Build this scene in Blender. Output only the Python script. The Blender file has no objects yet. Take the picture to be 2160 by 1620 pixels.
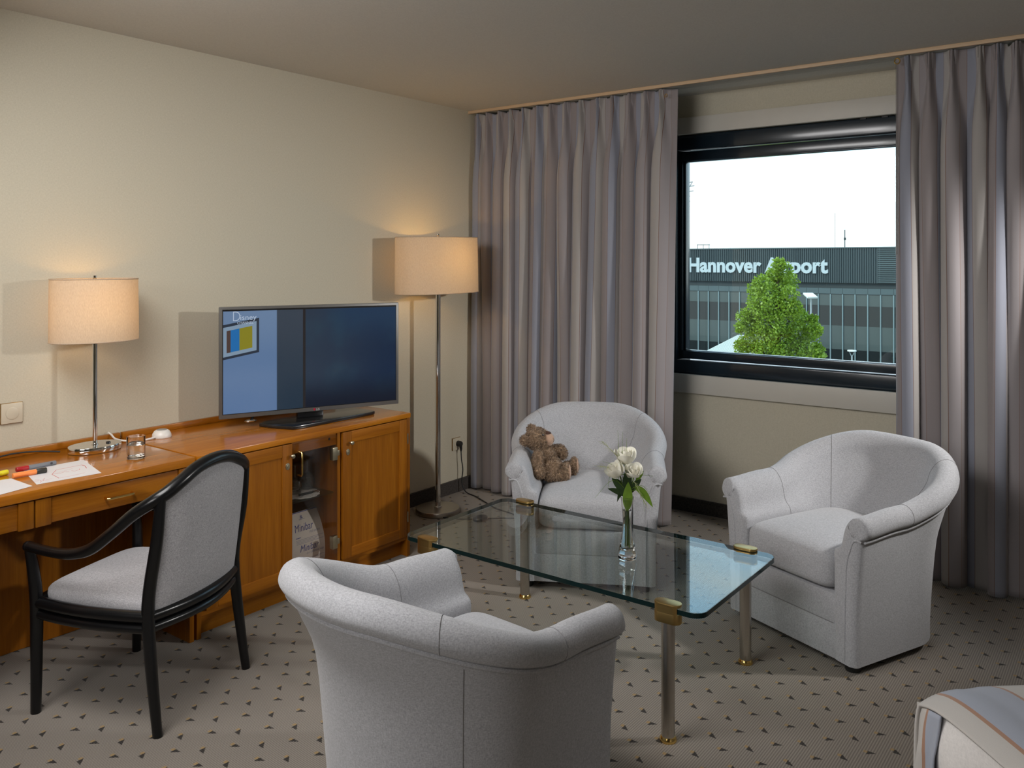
import bpy, bmesh, math, random
from mathutils import Vector, Matrix
random.seed(7)
PI = math.pi
scene = bpy.context.scene
COL = scene.collection

# ------------------------------------------------------------------ camera
cam_d = bpy.data.cameras.new('camera')
cam_d.sensor_width = 36.0
cam_d.lens = 1778.0 / 2160.0 * 36.0
cam_d.shift_y = -260.0 / 2160.0
cam_d.clip_end = 400
cam = bpy.data.objects.new('camera', cam_d)
cam.location = (3.63, 0.0, 1.52)
cam.rotation_euler = (PI / 2, 0, math.radians(37.0))
COL.objects.link(cam)
scene.camera = cam

# ------------------------------------------------------------------ light
scene.view_settings.view_transform = 'Standard'
scene.view_settings.look = 'None'
scene.view_settings.exposure = 0.0
scene.view_settings.gamma = 1.0
scene.view_settings.use_curve_mapping = False

world = bpy.data.worlds.new('sky')
scene.world = world
world.use_nodes = True
wn = world.node_tree.nodes
wl = world.node_tree.links
wn.clear()
w_out = wn.new('ShaderNodeOutputWorld')
w_bg = wn.new('ShaderNodeBackground')
w_bg.inputs['Strength'].default_value = 3.6
w_tc = wn.new('ShaderNodeTexCoord')
w_sep = wn.new('ShaderNodeSeparateXYZ')
w_ramp = wn.new('ShaderNodeValToRGB')
w_ramp.color_ramp.elements[0].position = 0.0
w_ramp.color_ramp.elements[0].color = (0.44, 0.49, 0.51, 1)
w_ramp.color_ramp.elements[1].position = 0.75
w_ramp.color_ramp.elements[1].color = (0.26, 0.42, 0.60, 1)
_e = w_ramp.color_ramp.elements.new(0.12)
_e.color = (0.37, 0.47, 0.54, 1)
_e = w_ramp.color_ramp.elements.new(0.40)
_e.color = (0.30, 0.51, 0.72, 1)
w_noise = wn.new('ShaderNodeTexNoise')
w_noise.inputs['Scale'].default_value = 3.2
w_noise.inputs['Detail'].default_value = 6
w_map = wn.new('ShaderNodeMapping')
w_map.inputs['Scale'].default_value = (1, 1, 3.5)
w_cr = wn.new('ShaderNodeValToRGB')
w_cr.color_ramp.elements[0].position = 0.46
w_cr.color_ramp.elements[1].position = 0.74
w_mix = wn.new('ShaderNodeMixRGB')
w_mix.inputs[2].default_value = (0.53, 0.57, 0.59, 1)
wl.new(w_tc.outputs['Generated'], w_sep.inputs[0])
wl.new(w_sep.outputs['Z'], w_ramp.inputs[0])
wl.new(w_tc.outputs['Generated'], w_map.inputs[0])
wl.new(w_map.outputs[0], w_noise.inputs['Vector'])
wl.new(w_noise.outputs['Fac'], w_cr.inputs[0])
wl.new(w_cr.outputs[0], w_mix.inputs[0])
wl.new(w_ramp.outputs[0], w_mix.inputs[1])
wl.new(w_mix.outputs[0], w_bg.inputs['Color'])
wl.new(w_bg.outputs[0], w_out.inputs[0])


def light(name, kind, loc, energy, color=(1, 1, 1), rot=(0, 0, 0), **kw):
    d = bpy.data.lights.new(name, kind)
    d.energy = energy
    d.color = color
    for k, v in kw.items():
        setattr(d, k, v)
    o = bpy.data.objects.new(name, d)
    o.location = loc
    o.rotation_euler = rot
    COL.objects.link(o)
    return o


def aim(o, target):
    v = Vector(target) - Vector(o.location)
    o.rotation_euler = v.to_track_quat('-Z', 'Y').to_euler()


sun = light('sun', 'SUN', (0, -20, 30), 2.6, (1.0, 0.95, 0.85), angle=0.01)
aim(sun, Vector(sun.location) + Vector((0.45, 0.62, -0.75)))
# unseen strobe beside the right-hand curtain, inferred from the shadows it casts
key = light('strobe_by_window', 'SPOT', (4.15, 4.00, 1.85), 190, (1.0, 0.98, 0.95), shadow_soft_size=0.07, spot_size=math.radians(79), spot_blend=1.0)
aim(key, (0.8, 3.25, 0.40))
# soft fill added behind the camera to lift camera-facing surfaces, no fitting there
fill = light('camera_side_fill', 'AREA', (2.2, -1.2, 1.95), 12, (1.0, 0.975, 0.95), shape='RECTANGLE', size=1.3, size_y=0.8, spread=math.radians(110))
aim(fill, (1.5, 2.2, 0.45))
# added area light standing in for flash bounced off the ceiling, out of frame
ceil_l = light('ceiling_bounce_flash', 'AREA', (1.50, 0.90, 2.44), 64, (1.0, 0.985, 0.975), shape='RECTANGLE', size=1.5, size_y=1.0, spread=math.radians(178))
aim(ceil_l, (1.95, 3.0, 0.0))
# daylight portal in the window opening
portal = light('window_portal', 'AREA', (2.07, 4.90, 1.55), 1.0, shape='RECTANGLE', size=1.62, size_y=1.5)
aim(portal, (2.07, 0.0, 1.55))
portal.data.cycles.is_portal = True

# ------------------------------------------------------------------ helpers


def setp(o, label=None, cat=None, group=None, kind=None):
    if label: o['label'] = label
    if cat: o['category'] = cat
    if group: o['group'] = group
    if kind: o['kind'] = kind
    return o


def root(name, label, cat, loc=(0, 0, 0), rz=0.0, group=None, kind=None):
    o = bpy.data.objects.new(name, None)
    o.empty_display_size = 0.05
    o.location = loc
    o.rotation_euler = (0, 0, rz)
    COL.objects.link(o)
    return setp(o, label, cat, group, kind)


def top_of(o):
    while o.parent:
        o = o.parent
    return o


def link_mesh(name, me, mat, parent=None, smooth=35, label=None, kind=None):
    if mat is not None:
        for m in (mat if isinstance(mat, (list, tuple)) else [mat]):
            me.materials.append(m)
    if smooth:
        me.shade_smooth()
        me.set_sharp_from_angle(angle=math.radians(smooth))
    o = bpy.data.objects.new(name, me)
    COL.objects.link(o)
    if parent:
        o.parent = parent
    setp(o, label, None, None, kind)
    return o


def part(name, bm, mat, parent=None, smooth=35, world=False, label=None, kind=None):
    if world and parent:
        t = top_of(parent)
        bm.transform(Matrix.Translation(-Vector(t.location)))
    bmesh.ops.recalc_face_normals(bm, faces=bm.faces)
    me = bpy.data.meshes.new(name)
    bm.to_mesh(me)
    bm.free()
    return link_mesh(name, me, mat, parent, smooth, label, kind)


def share(name, src, parent, loc=(0, 0, 0), rot=(0, 0, 0), scale=(1, 1, 1)):
    o = bpy.data.objects.new(name, src.data)
    COL.objects.link(o)
    o.parent = parent
    o.location = loc
    o.rotation_euler = rot
    o.scale = scale
    return o


def box(x0, x1, y0, y1, z0, z1, bev=0.0, seg=2, bm=None):
    t = bmesh.new()
    vs = [t.verts.new((x, y, z)) for x in (x0, x1) for y in (y0, y1) for z in (z0, z1)]
    for f in ((0, 1, 3, 2), (4, 6, 7, 5), (0, 4, 5, 1), (2, 3, 7, 6), (0, 2, 6, 4), (1, 5, 7, 3)):
        t.faces.new([vs[i] for i in f])
    bmesh.ops.recalc_face_normals(t, faces=t.faces)
    if bev > 0:
        bmesh.ops.bevel(t, geom=list(t.edges), offset=bev, segments=seg, profile=0.6, affect='EDGES')
    if bm is None:
        return t
    join(bm, t)
    return bm


def join(bm, t, mtx=None):
    if mtx is not None:
        t.transform(mtx)
    me = bpy.data.meshes.new('tmp')
    t.to_mesh(me)
    t.free()
    bm.from_mesh(me)
    bpy.data.meshes.remove(me)
    return bm


def catmull(pts, n):
    pts = [Vector(p) for p in pts]
    P = [pts[0] * 2 - pts[1]] + pts + [pts[-1] * 2 - pts[-2]]
    out = []
    for i in range(1, len(P) - 2):
        p0, p1, p2, p3 = P[i - 1:i + 3]
        for k in range(n):
            t = k / n
            out.append(0.5 * ((2 * p1) + (p2 - p0) * t + (2 * p0 - 5 * p1 + 4 * p2 - p3) * t * t + (3 * p1 - p0 - 3 * p2 + p3) * t ** 3))
    out.append(P[-2])
    return out


def tube(pts, r, seg=10, bm=None, sub=0, caps=True, flat=1.0):
    """tube along a polyline; r a number or one per point"""
    if sub:
        if not isinstance(r, (int, float)):
            rv = catmull([(q, 0, 0) for q in r], sub)
            r = [v.x for v in rv]
        pts = catmull(pts, sub)
    pts = [Vector(p) for p in pts]
    n = len(pts)
    R = [r] * n if isinstance(r, (int, float)) else r
    if bm is None:
        bm = bmesh.new()
    up = None
    rings = []
    for i, p in enumerate(pts):
        d = (pts[min(i + 1, n - 1)] - pts[max(i - 1, 0)]).normalized()
        if up is None:
            up = Vector((0, 0, 1)) if abs(d.z) < 0.9 else Vector((0, 1, 0))
        a = (up - d * up.dot(d)).normalized()
        up = a
        b = d.cross(a)
        rings.append([bm.verts.new(p + a * (math.cos(2 * PI * k / seg) * R[i]) + b * (math.sin(2 * PI * k / seg) * R[i] * flat)) for k in range(seg)])
    for i in range(n - 1):
        for k in range(seg):
            bm.faces.new((rings[i][k], rings[i][(k + 1) % seg], rings[i + 1][(k + 1) % seg], rings[i + 1][k]))
    if caps:
        bm.faces.new(rings[0][::-1])
        bm.faces.new(rings[-1])
    return bm


def lathe(prof, seg=32, bm=None, c=(0, 0, 0), ax=1.0, ay=1.0, closed=True):
    """prof list of (r,z); elliptical with ax, ay"""
    if bm is None:
        bm = bmesh.new()
    rings = []
    for r, z in prof:
        if r < 1e-6:
            rings.append([bm.verts.new((c[0], c[1], c[2] + z))])
        else:
            rings.append([bm.verts.new((c[0] + r * ax * math.cos(2 * PI * k / seg), c[1] + r * ay * math.sin(2 * PI * k / seg), c[2] + z)) for k in range(seg)])
    for a, b in zip(rings[:-1], rings[1:]):
        for k in range(seg):
            k2 = (k + 1) % seg
            if len(a) == 1 and len(b) == 1:
                continue
            if len(a) == 1:
                bm.faces.new((a[0], b[k2], b[k]))
            elif len(b) == 1:
                bm.faces.new((a[k], a[k2], b[0]))
            else:
                bm.faces.new((a[k], a[k2], b[k2], b[k]))
    if closed:
        if len(rings[0]) > 1: bm.faces.new(rings[0][::-1])
        if len(rings[-1]) > 1: bm.faces.new(rings[-1])
    return bm


def prism(poly, z0, z1, bev=0.0, seg=2):
    bm = bmesh.new()
    a = [bm.verts.new((x, y, z0)) for x, y in poly]
    b = [bm.verts.new((x, y, z1)) for x, y in poly]
    n = len(poly)
    bm.faces.new(a[::-1])
    top = bm.faces.new(b)
    for i in range(n):
        bm.faces.new((a[i], a[(i + 1) % n], b[(i + 1) % n], b[i]))
    bmesh.ops.recalc_face_normals(bm, faces=bm.faces)
    if bev:
        es = [e for f in bm.faces if len(f.verts) == n for e in f.edges]
        bmesh.ops.bevel(bm, geom=list(set(es)), offset=bev, segments=seg, profile=0.6, affect='EDGES')
    return bm


def rrect(x0, x1, y0, y1, r, n=6):
    out = []
    for cx, cy, a0 in ((x1 - r, y1 - r, 0), (x0 + r, y1 - r, 90), (x0 + r, y0 + r, 180), (x1 - r, y0 + r, 270)):
        for k in range(n + 1):
            a = math.radians(a0 + 90 * k / n)
            out.append((cx + r * math.cos(a), cy + r * math.sin(a)))
    return out


def superell(hx, hy, hz, e1=0.35, e2=0.25, nu=48, nv=24, c=(0, 0, 0)):
    """pillow-like block"""
    f = lambda w, m: math.copysign(abs(w) ** m, w)
    bm = bmesh.new()
    rings = []
    for j in range(1, nv):
        v = -PI / 2 + PI * j / nv
        rings.append([bm.verts.new((c[0] + hx * f(math.cos(v), e1) * f(math.cos(2 * PI * i / nu), e2), c[1] + hy * f(math.cos(v), e1) * f(math.sin(2 * PI * i / nu), e2), c[2] + hz * f(math.sin(v), e1))) for i in range(nu)])
    for a, b in zip(rings[:-1], rings[1:]):
        for i in range(nu):
            bm.faces.new((a[i], a[(i + 1) % nu], b[(i + 1) % nu], b[i]))
    lo = bm.verts.new((c[0], c[1], c[2] - hz))
    hi = bm.verts.new((c[0], c[1], c[2] + hz))
    for i in range(nu):
        bm.faces.new((lo, rings[0][(i + 1) % nu], rings[0][i]))
        bm.faces.new((hi, rings[-1][i], rings[-1][(i + 1) % nu]))
    return bm


def ball(c, r, seg=16, bm=None, rot=None):
    """ellipsoid; r number or triple"""
    if isinstance(r, (int, float)): r = (r, r, r)
    t = bmesh.new()
    bmesh.ops.create_uvsphere(t, u_segments=seg, v_segments=seg // 2, radius=1.0)
    m = Matrix.Translation(c)
    if rot is not None: m = m @ rot.to_4x4()
    m = m @ Matrix.Diagonal((r[0], r[1], r[2], 1))
    t.transform(m)
    if bm is None: return t
    return join(bm, t)


def text_mesh(s, size, extrude=0.0, offset=0.0, xs=1.0, shear=0.0, align='LEFT'):
    cu = bpy.data.curves.new('txt', 'FONT')
    cu.body = s
    cu.size = size
    cu.extrude = extrude
    cu.offset = offset
    cu.shear = shear
    cu.align_x = align
    cu.resolution_u = 3
    o = bpy.data.objects.new('txt', cu)
    COL.objects.link(o)
    dg = bpy.context.evaluated_depsgraph_get()
    dg.update()
    me = bpy.data.meshes.new_from_object(o.evaluated_get(dg))
    bpy.data.objects.remove(o)
    bpy.data.curves.remove(cu)
    bm = bmesh.new()
    bm.from_mesh(me)
    bpy.data.meshes.remove(me)
    if xs != 1.0:
        bm.transform(Matrix.Diagonal((xs, 1, 1, 1)))
    return bm


# ------------------------------------------------------------------ materials


class G:
    def __init__(self, name):
        self.m = bpy.data.materials.new(name)
        self.m.use_nodes = True
        self.t = self.m.node_tree
        self.t.nodes.clear()
        self.out = self.t.nodes.new('ShaderNodeOutputMaterial')

    def n(self, typ, **kw):
        nd = self.t.nodes.new('ShaderNode' + typ)
        for k, v in kw.items():
            if k.startswith('i_'):
                self.put(nd, k[2:].replace('_', ' '), v)
            else:
                setattr(nd, k, v)
        return nd

    def put(self, nd, sock, v):
        s = nd.inputs[sock]
        if isinstance(v, bpy.types.NodeSocket):
            self.t.links.new(v, s)
        elif isinstance(v, bpy.types.Node):
            self.t.links.new(v.outputs[0], s)
        else:
            if isinstance(v, (tuple, list)) and len(v) == 3 and len(s.default_value) == 4:
                v = tuple(v) + (1,)
            s.default_value = v

    def math(self, op, a, b=0.0, clamp=False):
        nd = self.t.nodes.new('ShaderNodeMath')
        nd.operation = op
        nd.use_clamp = clamp
        self.put(nd, 0, a)
        self.put(nd, 1, b)
        return nd.outputs[0]

    def mix(self, f, a, b, mode='MIX'):
        nd = self.t.nodes.new('ShaderNodeMixRGB')
        nd.blend_type = mode
        self.put(nd, 0, f)
        self.put(nd, 1, a)
        self.put(nd, 2, b)
        return nd.outputs[0]

    def ramp(self, f, stops, interp='LINEAR'):
        nd = self.t.nodes.new('ShaderNodeValToRGB')
        cr = nd.color_ramp
        cr.interpolation = interp
        while len(cr.elements) < len(stops):
            cr.elements.new(0.5)
        for e, (p, c) in zip(cr.elements, stops):
            e.position = p
            e.color = tuple(c) + (1,) if len(c) == 3 else c
        self.put(nd, 0, f)
        return nd.outputs[0]

    def coords(self, which='Object', scale=(1, 1, 1), rot=(0, 0, 0)):
        tc = self.n('TexCoord')
        mp = self.n('Mapping')
        mp.inputs['Scale'].default_value = scale
        mp.inputs['Rotation'].default_value = rot
        self.put(mp, 0, tc.outputs[which])
        return mp.outputs[0]

    def noise(self, vec, scale, detail=3, rough=0.5):
        nd = self.n('TexNoise')
        self.put(nd, 'Vector', vec)
        nd.inputs['Scale'].default_value = scale
        nd.inputs['Detail'].default_value = detail
        nd.inputs['Roughness'].default_value = rough
        return nd.outputs['Fac']

    def bump(self, h, strength, dist=0.002):
        nd = self.n('Bump')
        nd.inputs['Strength'].default_value = strength
        nd.inputs['Distance'].default_value = dist
        self.put(nd, 'Height', h)
        return nd.outputs[0]

    def bsdf(self, col, rough=0.5, metal=0.0, normal=None, **kw):
        p = self.n('BsdfPrincipled')
        self.put(p, 'Base Color', col)
        self.put(p, 'Roughness', rough)
        self.put(p, 'Metallic', metal)
        if normal is not None: self.put(p, 'Normal', normal)
        for k, v in kw.items():
            self.put(p, k.replace('_', ' '), v)
        return p

    def done(self, sh):
        self.t.links.new(sh.outputs[0] if isinstance(sh, bpy.types.Node) else sh, self.out.inputs[0])
        return self.m


def plain(name, col, rough=0.5, metal=0.0, var=0.06, scale=25.0, **kw):
    g = G(name)
    v = g.noise(g.coords(), scale, 2)
    dk = tuple(c * (1 - var) for c in col)
    lt = tuple(min(1, c * (1 + var)) for c in col)
    return g.done(g.bsdf(g.mix(v, dk, lt), rough, metal, **kw))


def fabric(name, col, scale=420.0, var=0.16, bump=0.35, sheen=0.25, rough=0.95):
    g = G(name)
    co = g.coords()
    a = g.noise(g.coords(scale=(1, 1, 0.35)), scale, 2)
    b = g.noise(g.coords(scale=(0.35, 0.35, 1)), scale, 2)
    h = g.math('MULTIPLY', g.math('ADD', a, b), 0.5)
    soft = g.noise(co, 6.0, 2)
    c1 = g.ramp(h, [(0.34, tuple(c * (1 - 1.6 * var) for c in col)), (0.66, tuple(min(1, c * (1 + 1.6 * var)) for c in col))])
    c2 = g.mix(0.10, c1, g.ramp(soft, [(0.3, tuple(c * 0.8 for c in col)), (0.7, tuple(min(1, c * 1.2) for c in col))]))
    p = g.bsdf(c2, rough, 0.0, g.bump(h, bump, 0.0012), Sheen_Weight=sheen, Sheen_Roughness=0.6, Specular_IOR_Level=0.2)
    return g.done(p)


def wood(name, axis, tint=1.0, rough=0.32, coat=0.12):
    g = G(name)
    sc = {'x': (1.2, 16, 16), 'y': (16, 1.2, 16), 'z': (16, 16, 1.2)}[axis]
    sc2 = {'x': (6, 160, 160), 'y': (160, 6, 160), 'z': (160, 160, 6)}[axis]
    tc = g.n('NewGeometry').outputs['Position']
    m1 = g.n('Mapping'); m1.inputs['Scale'].default_value = sc; g.put(m1, 0, tc)
    m2 = g.n('Mapping'); m2.inputs['Scale'].default_value = sc2; g.put(m2, 0, tc)
    a = g.noise(m1.outputs[0], 1.6, 4, 0.55)
    b = g.noise(m2.outputs[0], 1.0, 3, 0.6)
    c1 = g.ramp(a, [(0.30, (0.245 * tint, 0.073 * tint, 0.004 * tint)), (0.52, (0.34 * tint, 0.110 * tint, 0.006 * tint)), (0.75, (0.43 * tint, 0.155 * tint, 0.010 * tint))])
    c2 = g.mix(0.30, c1, g.ramp(b, [(0.3, (0.20 * tint, 0.060 * tint, 0.003 * tint)), (0.7, (0.46 * tint, 0.17 * tint, 0.014 * tint))]))
    return g.done(g.bsdf(c2, rough, 0.0, g.bump(b, 0.05, 0.001), Coat_Weight=coat, Coat_Roughness=0.12, Specular_IOR_Level=0.2))


def tglass(name, tint, ior=1.5, rough=0.0):
    """clear sheet glass: transmits straight through, mirrors by Fresnel"""
    g = G(name)
    # both faces of the sheet mirror like the air side: no trapped light in an unrefracted slab
    fr = g.n('Fresnel')
    g.put(fr, 'IOR', g.math('ADD', ior, g.math('MULTIPLY', g.n('NewGeometry').outputs['Backfacing'], 1.0 / ior - ior)))
    tr = g.n('BsdfTransparent')
    v = g.noise(g.coords(), 3.0, 1)
    g.put(tr, 'Color', g.mix(v, tint, tuple(min(1, c * 1.01) for c in tint)))
    gl = g.n('BsdfGlossy')
    gl.inputs['Roughness'].default_value = rough
    mx = g.n('MixShader')
    g.put(mx, 0, fr.outputs[0])
    g.put(mx, 1, tr)
    g.put(mx, 2, gl)
    return g.done(mx)


def rglass(name, col=(1, 1, 1), ior=1.45):
    g = G(name)
    v = g.noise(g.coords(), 5.0, 1)
    return g.done(g.bsdf(g.mix(v, col, tuple(c * 0.99 for c in col)), 0.0, 0.0, Transmission_Weight=1.0, IOR=ior))


def glow(name, col, strength):
    g = G(name)
    e = g.n('Emission')
    v = g.noise(g.coords(), 8.0, 1)
    g.put(e, 'Color', g.mix(v, col, tuple(c * 0.97 for c in col)))
    e.inputs['Strength'].default_value = strength
    return g.done(e)


MT = {}


def mk_wall():
    g = G('wallpaper')
    co = g.n('NewGeometry').outputs['Position']
    m = g.n('Mapping'); m.inputs['Scale'].default_value = (1, 1, 0.25); g.put(m, 0, co)
    h1 = g.noise(m.outputs[0], 420, 2)
    m2 = g.n('Mapping'); m2.inputs['Scale'].default_value = (0.25, 0.25, 1); g.put(m2, 0, co)
    h2 = g.noise(m2.outputs[0], 420, 2)
    h = g.math('MULTIPLY', g.math('ADD', h1, h2), 0.5)
    c = g.ramp(h, [(0.35, (0.54, 0.495, 0.385)), (0.65, (0.62, 0.57, 0.455))])
    return g.done(g.bsdf(c, 0.75, 0, g.bump(h, 0.18, 0.001), Specular_IOR_Level=0.25))


def mk_ceiling():
    g = G('ceiling_plaster')
    co = g.n('NewGeometry').outputs['Position']
    h = g.noise(co, 160, 3)
    c = g.ramp(h, [(0.3, (0.61, 0.595, 0.55)), (0.7, (0.67, 0.655, 0.605))])
    return g.done(g.bsdf(c, 0.85, 0, g.bump(h, 0.12, 0.001), Specular_IOR_Level=0.2))


def mk_carpet():
    g = G('carpet')
    pos = g.n('NewGeometry').outputs['Position']
    wob = g.n('TexNoise'); wob.inputs['Scale'].default_value = 330; wob.inputs['Detail'].default_value = 1
    g.put(wob, 'Vector', pos)
    wv = g.n('VectorMath', operation='SUBTRACT'); g.put(wv, 0, wob.outputs['Color']); wv.inputs[1].default_value = (0.5, 0.5, 0.5)
    ws = g.n('VectorMath', operation='SCALE'); g.put(ws, 0, wv.outputs[0]); ws.inputs['Scale'].default_value = 0.006
    wa = g.n('VectorMath', operation='ADD'); g.put(wa, 0, pos); g.put(wa, 1, ws.outputs[0])
    sp = g.n('SeparateXYZ'); g.put(sp, 0, wa.outputs[0])
    X, Y = sp.outputs[0], sp.outputs[1]

    def cell(v, o, p):
        q = g.math('ADD', g.math('DIVIDE', g.math('SUBTRACT', v, o), p), 0.5)
        return g.math('MULTIPLY', g.math('SUBTRACT', g.math('SUBTRACT', q, g.math('FLOOR', q)), 0.5), p)

    def AND(*a):
        r = a[0]
        for b in a[1:]: r = g.math('MULTIPLY', r, b)
        return r
    gt = lambda a, b: g.math('GREATER_THAN', a, b)
    lt = lambda a, b: g.math('LESS_THAN', a, b)
    ax, ay = cell(X, 2.948, 0.123), cell(Y, 3.256, 0.1285)
    bx, by = cell(X, 2.948 - 0.0615, 0.123), cell(Y, 3.256 - 0.072, 0.1285)
    triA = AND(gt(ax, -0.010), lt(ay, 0.009), gt(ay, g.math('ADD', g.math('MULTIPLY', ax, 0.84), -0.0045)))
    triB = AND(gt(bx, -0.007), gt(by, -0.010), lt(by, g.math('ADD', g.math('MULTIPLY', bx, -0.95), 0.0075)))
    dark = g.math('MAXIMUM', triA, triB)
    gA = AND(gt(ax, -0.021), lt(ax, -0.008), gt(ay, -0.004), lt(ay, 0.009))
    gB = AND(gt(bx, -0.018), lt(bx, -0.005), gt(by, 0.000), lt(by, 0.013))
    gold = g.math('MAXIMUM', gA, gB)
    # ribs run along the room
    sp2 = g.n('SeparateXYZ'); g.put(sp2, 0, pos)
    rib = g.math('ADD', g.math('MULTIPLY', g.math('SINE', g.math('MULTIPLY', sp2.outputs[0], 2 * PI / 0.0078)), 0.5), 0.5)
    m = g.n('Mapping'); m.inputs['Scale'].default_value = (1, 0.8, 1); g.put(m, 0, pos)
    nz = g.noise(m.outputs[0], 380, 2)
    big = g.noise(pos, 2.2, 2)
    h = g.math('ADD', g.math('MULTIPLY', rib, 0.55), g.math('MULTIPLY', nz, 0.6))
    base = g.ramp(h, [(0.2, (0.132, 0.113, 0.094)), (0.95, (0.312, 0.274, 0.233))])
    base = g.mix(0.12, base, g.ramp(big, [(0.35, (0.19, 0.165, 0.14)), (0.65, (0.30, 0.265, 0.225))]))
    c = g.mix(g.math('MULTIPLY', gold, 0.6), base, (0.36, 0.22, 0.06))
    c = g.mix(g.math('MULTIPLY', dark, 0.93), c, (0.018, 0.015, 0.013))
    return g.done(g.bsdf(c, 0.97, 0, g.bump(h, 0.5, 0.002), Specular_IOR_Level=0.1, Sheen_Weight=0.15))


def mk_stripes(name, period, rough=0.8, sat=1.0):
    """woven striped cloth; stripe across UV.x in metres"""
    g = G(name)
    uv = g.n('UVMap'); uv.uv_map = 'uv'
    sp = g.n('SeparateXYZ'); g.put(sp, 0, uv.outputs[0])
    q = g.math('DIVIDE', sp.outputs[0], period)
    f = g.math('SUBTRACT', q, g.math('FLOOR', q))
    mauve, blue, grey, rust = (0.275, 0.240, 0.245), (0.270, 0.285, 0.350), (0.385, 0.360, 0.345), (0.17, 0.075, 0.045)
    c = g.ramp(f, [(0.0, mauve), (0.262, rust), (0.272, blue), (0.49, rust), (0.50, grey), (0.745, rust), (0.755, (0.31, 0.28, 0.29)), (0.985, (0.24, 0.16, 0.14))], 'CONSTANT')
    m = g.n('Mapping'); m.inputs['Scale'].default_value = (900, 500, 1); g.put(m, 0, uv.outputs[0])
    wv = g.noise(m.outputs[0], 1.0, 2)
    c = g.mix(0.14, c, g.ramp(wv, [(0.3, (0.12, 0.11, 0.11)), (0.7, (0.55, 0.53, 0.52))]))
    p = g.bsdf(c, rough, 0, g.bump(wv, 0.15, 0.0008), Sheen_Weight=0.25, Sheen_Roughness=0.45, Specular_IOR_Level=0.3)
    return g.done(p)


def mk_bedspread():
    g = G('bedspread_cloth')
    uv = g.n('UVMap'); uv.uv_map = 'uv'
    sp = g.n('SeparateXYZ'); g.put(sp, 0, uv.outputs[0])
    q = g.math('DIVIDE', sp.outputs[0], 0.26)
    f = g.math('SUBTRACT', q, g.math('FLOOR', q))
    grey, blue, rust = (0.53, 0.50, 0.47), (0.36, 0.39, 0.47), (0.38, 0.20, 0.12)
    c = g.ramp(f, [(0.0, grey), (0.125, rust), (0.155, blue), (0.620, rust), (0.650, grey)], 'CONSTANT')
    m = g.n('Mapping'); m.inputs['Scale'].default_value = (700, 700, 1); g.put(m, 0, uv.outputs[0])
    wv = g.noise(m.outputs[0], 1.0, 2)
    c = g.mix(0.08, c, g.ramp(wv, [(0.3, (0.2, 0.2, 0.2)), (0.7, (0.7, 0.7, 0.7))]))
    return g.done(g.bsdf(c, 0.8, 0, g.bump(wv, 0.12, 0.0008), Sheen_Weight=0.2))


def mk_shade():
    g = G('lampshade_cloth')
    co = g.coords(scale=(1, 1, 0.2))
    h = g.noise(co, 500, 2)
    c = g.ramp(h, [(0.3, (0.64, 0.53, 0.41)), (0.7, (0.75, 0.64, 0.51))])
    d = g.n('BsdfDiffuse'); g.put(d, 'Color', c)
    t = g.n('BsdfTranslucent'); g.put(t, 'Color', c)
    mx = g.n('MixShader'); mx.inputs[0].default_value = 0.42
    g.put(mx, 1, d); g.put(mx, 2, t)
    return g.done(mx)


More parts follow.
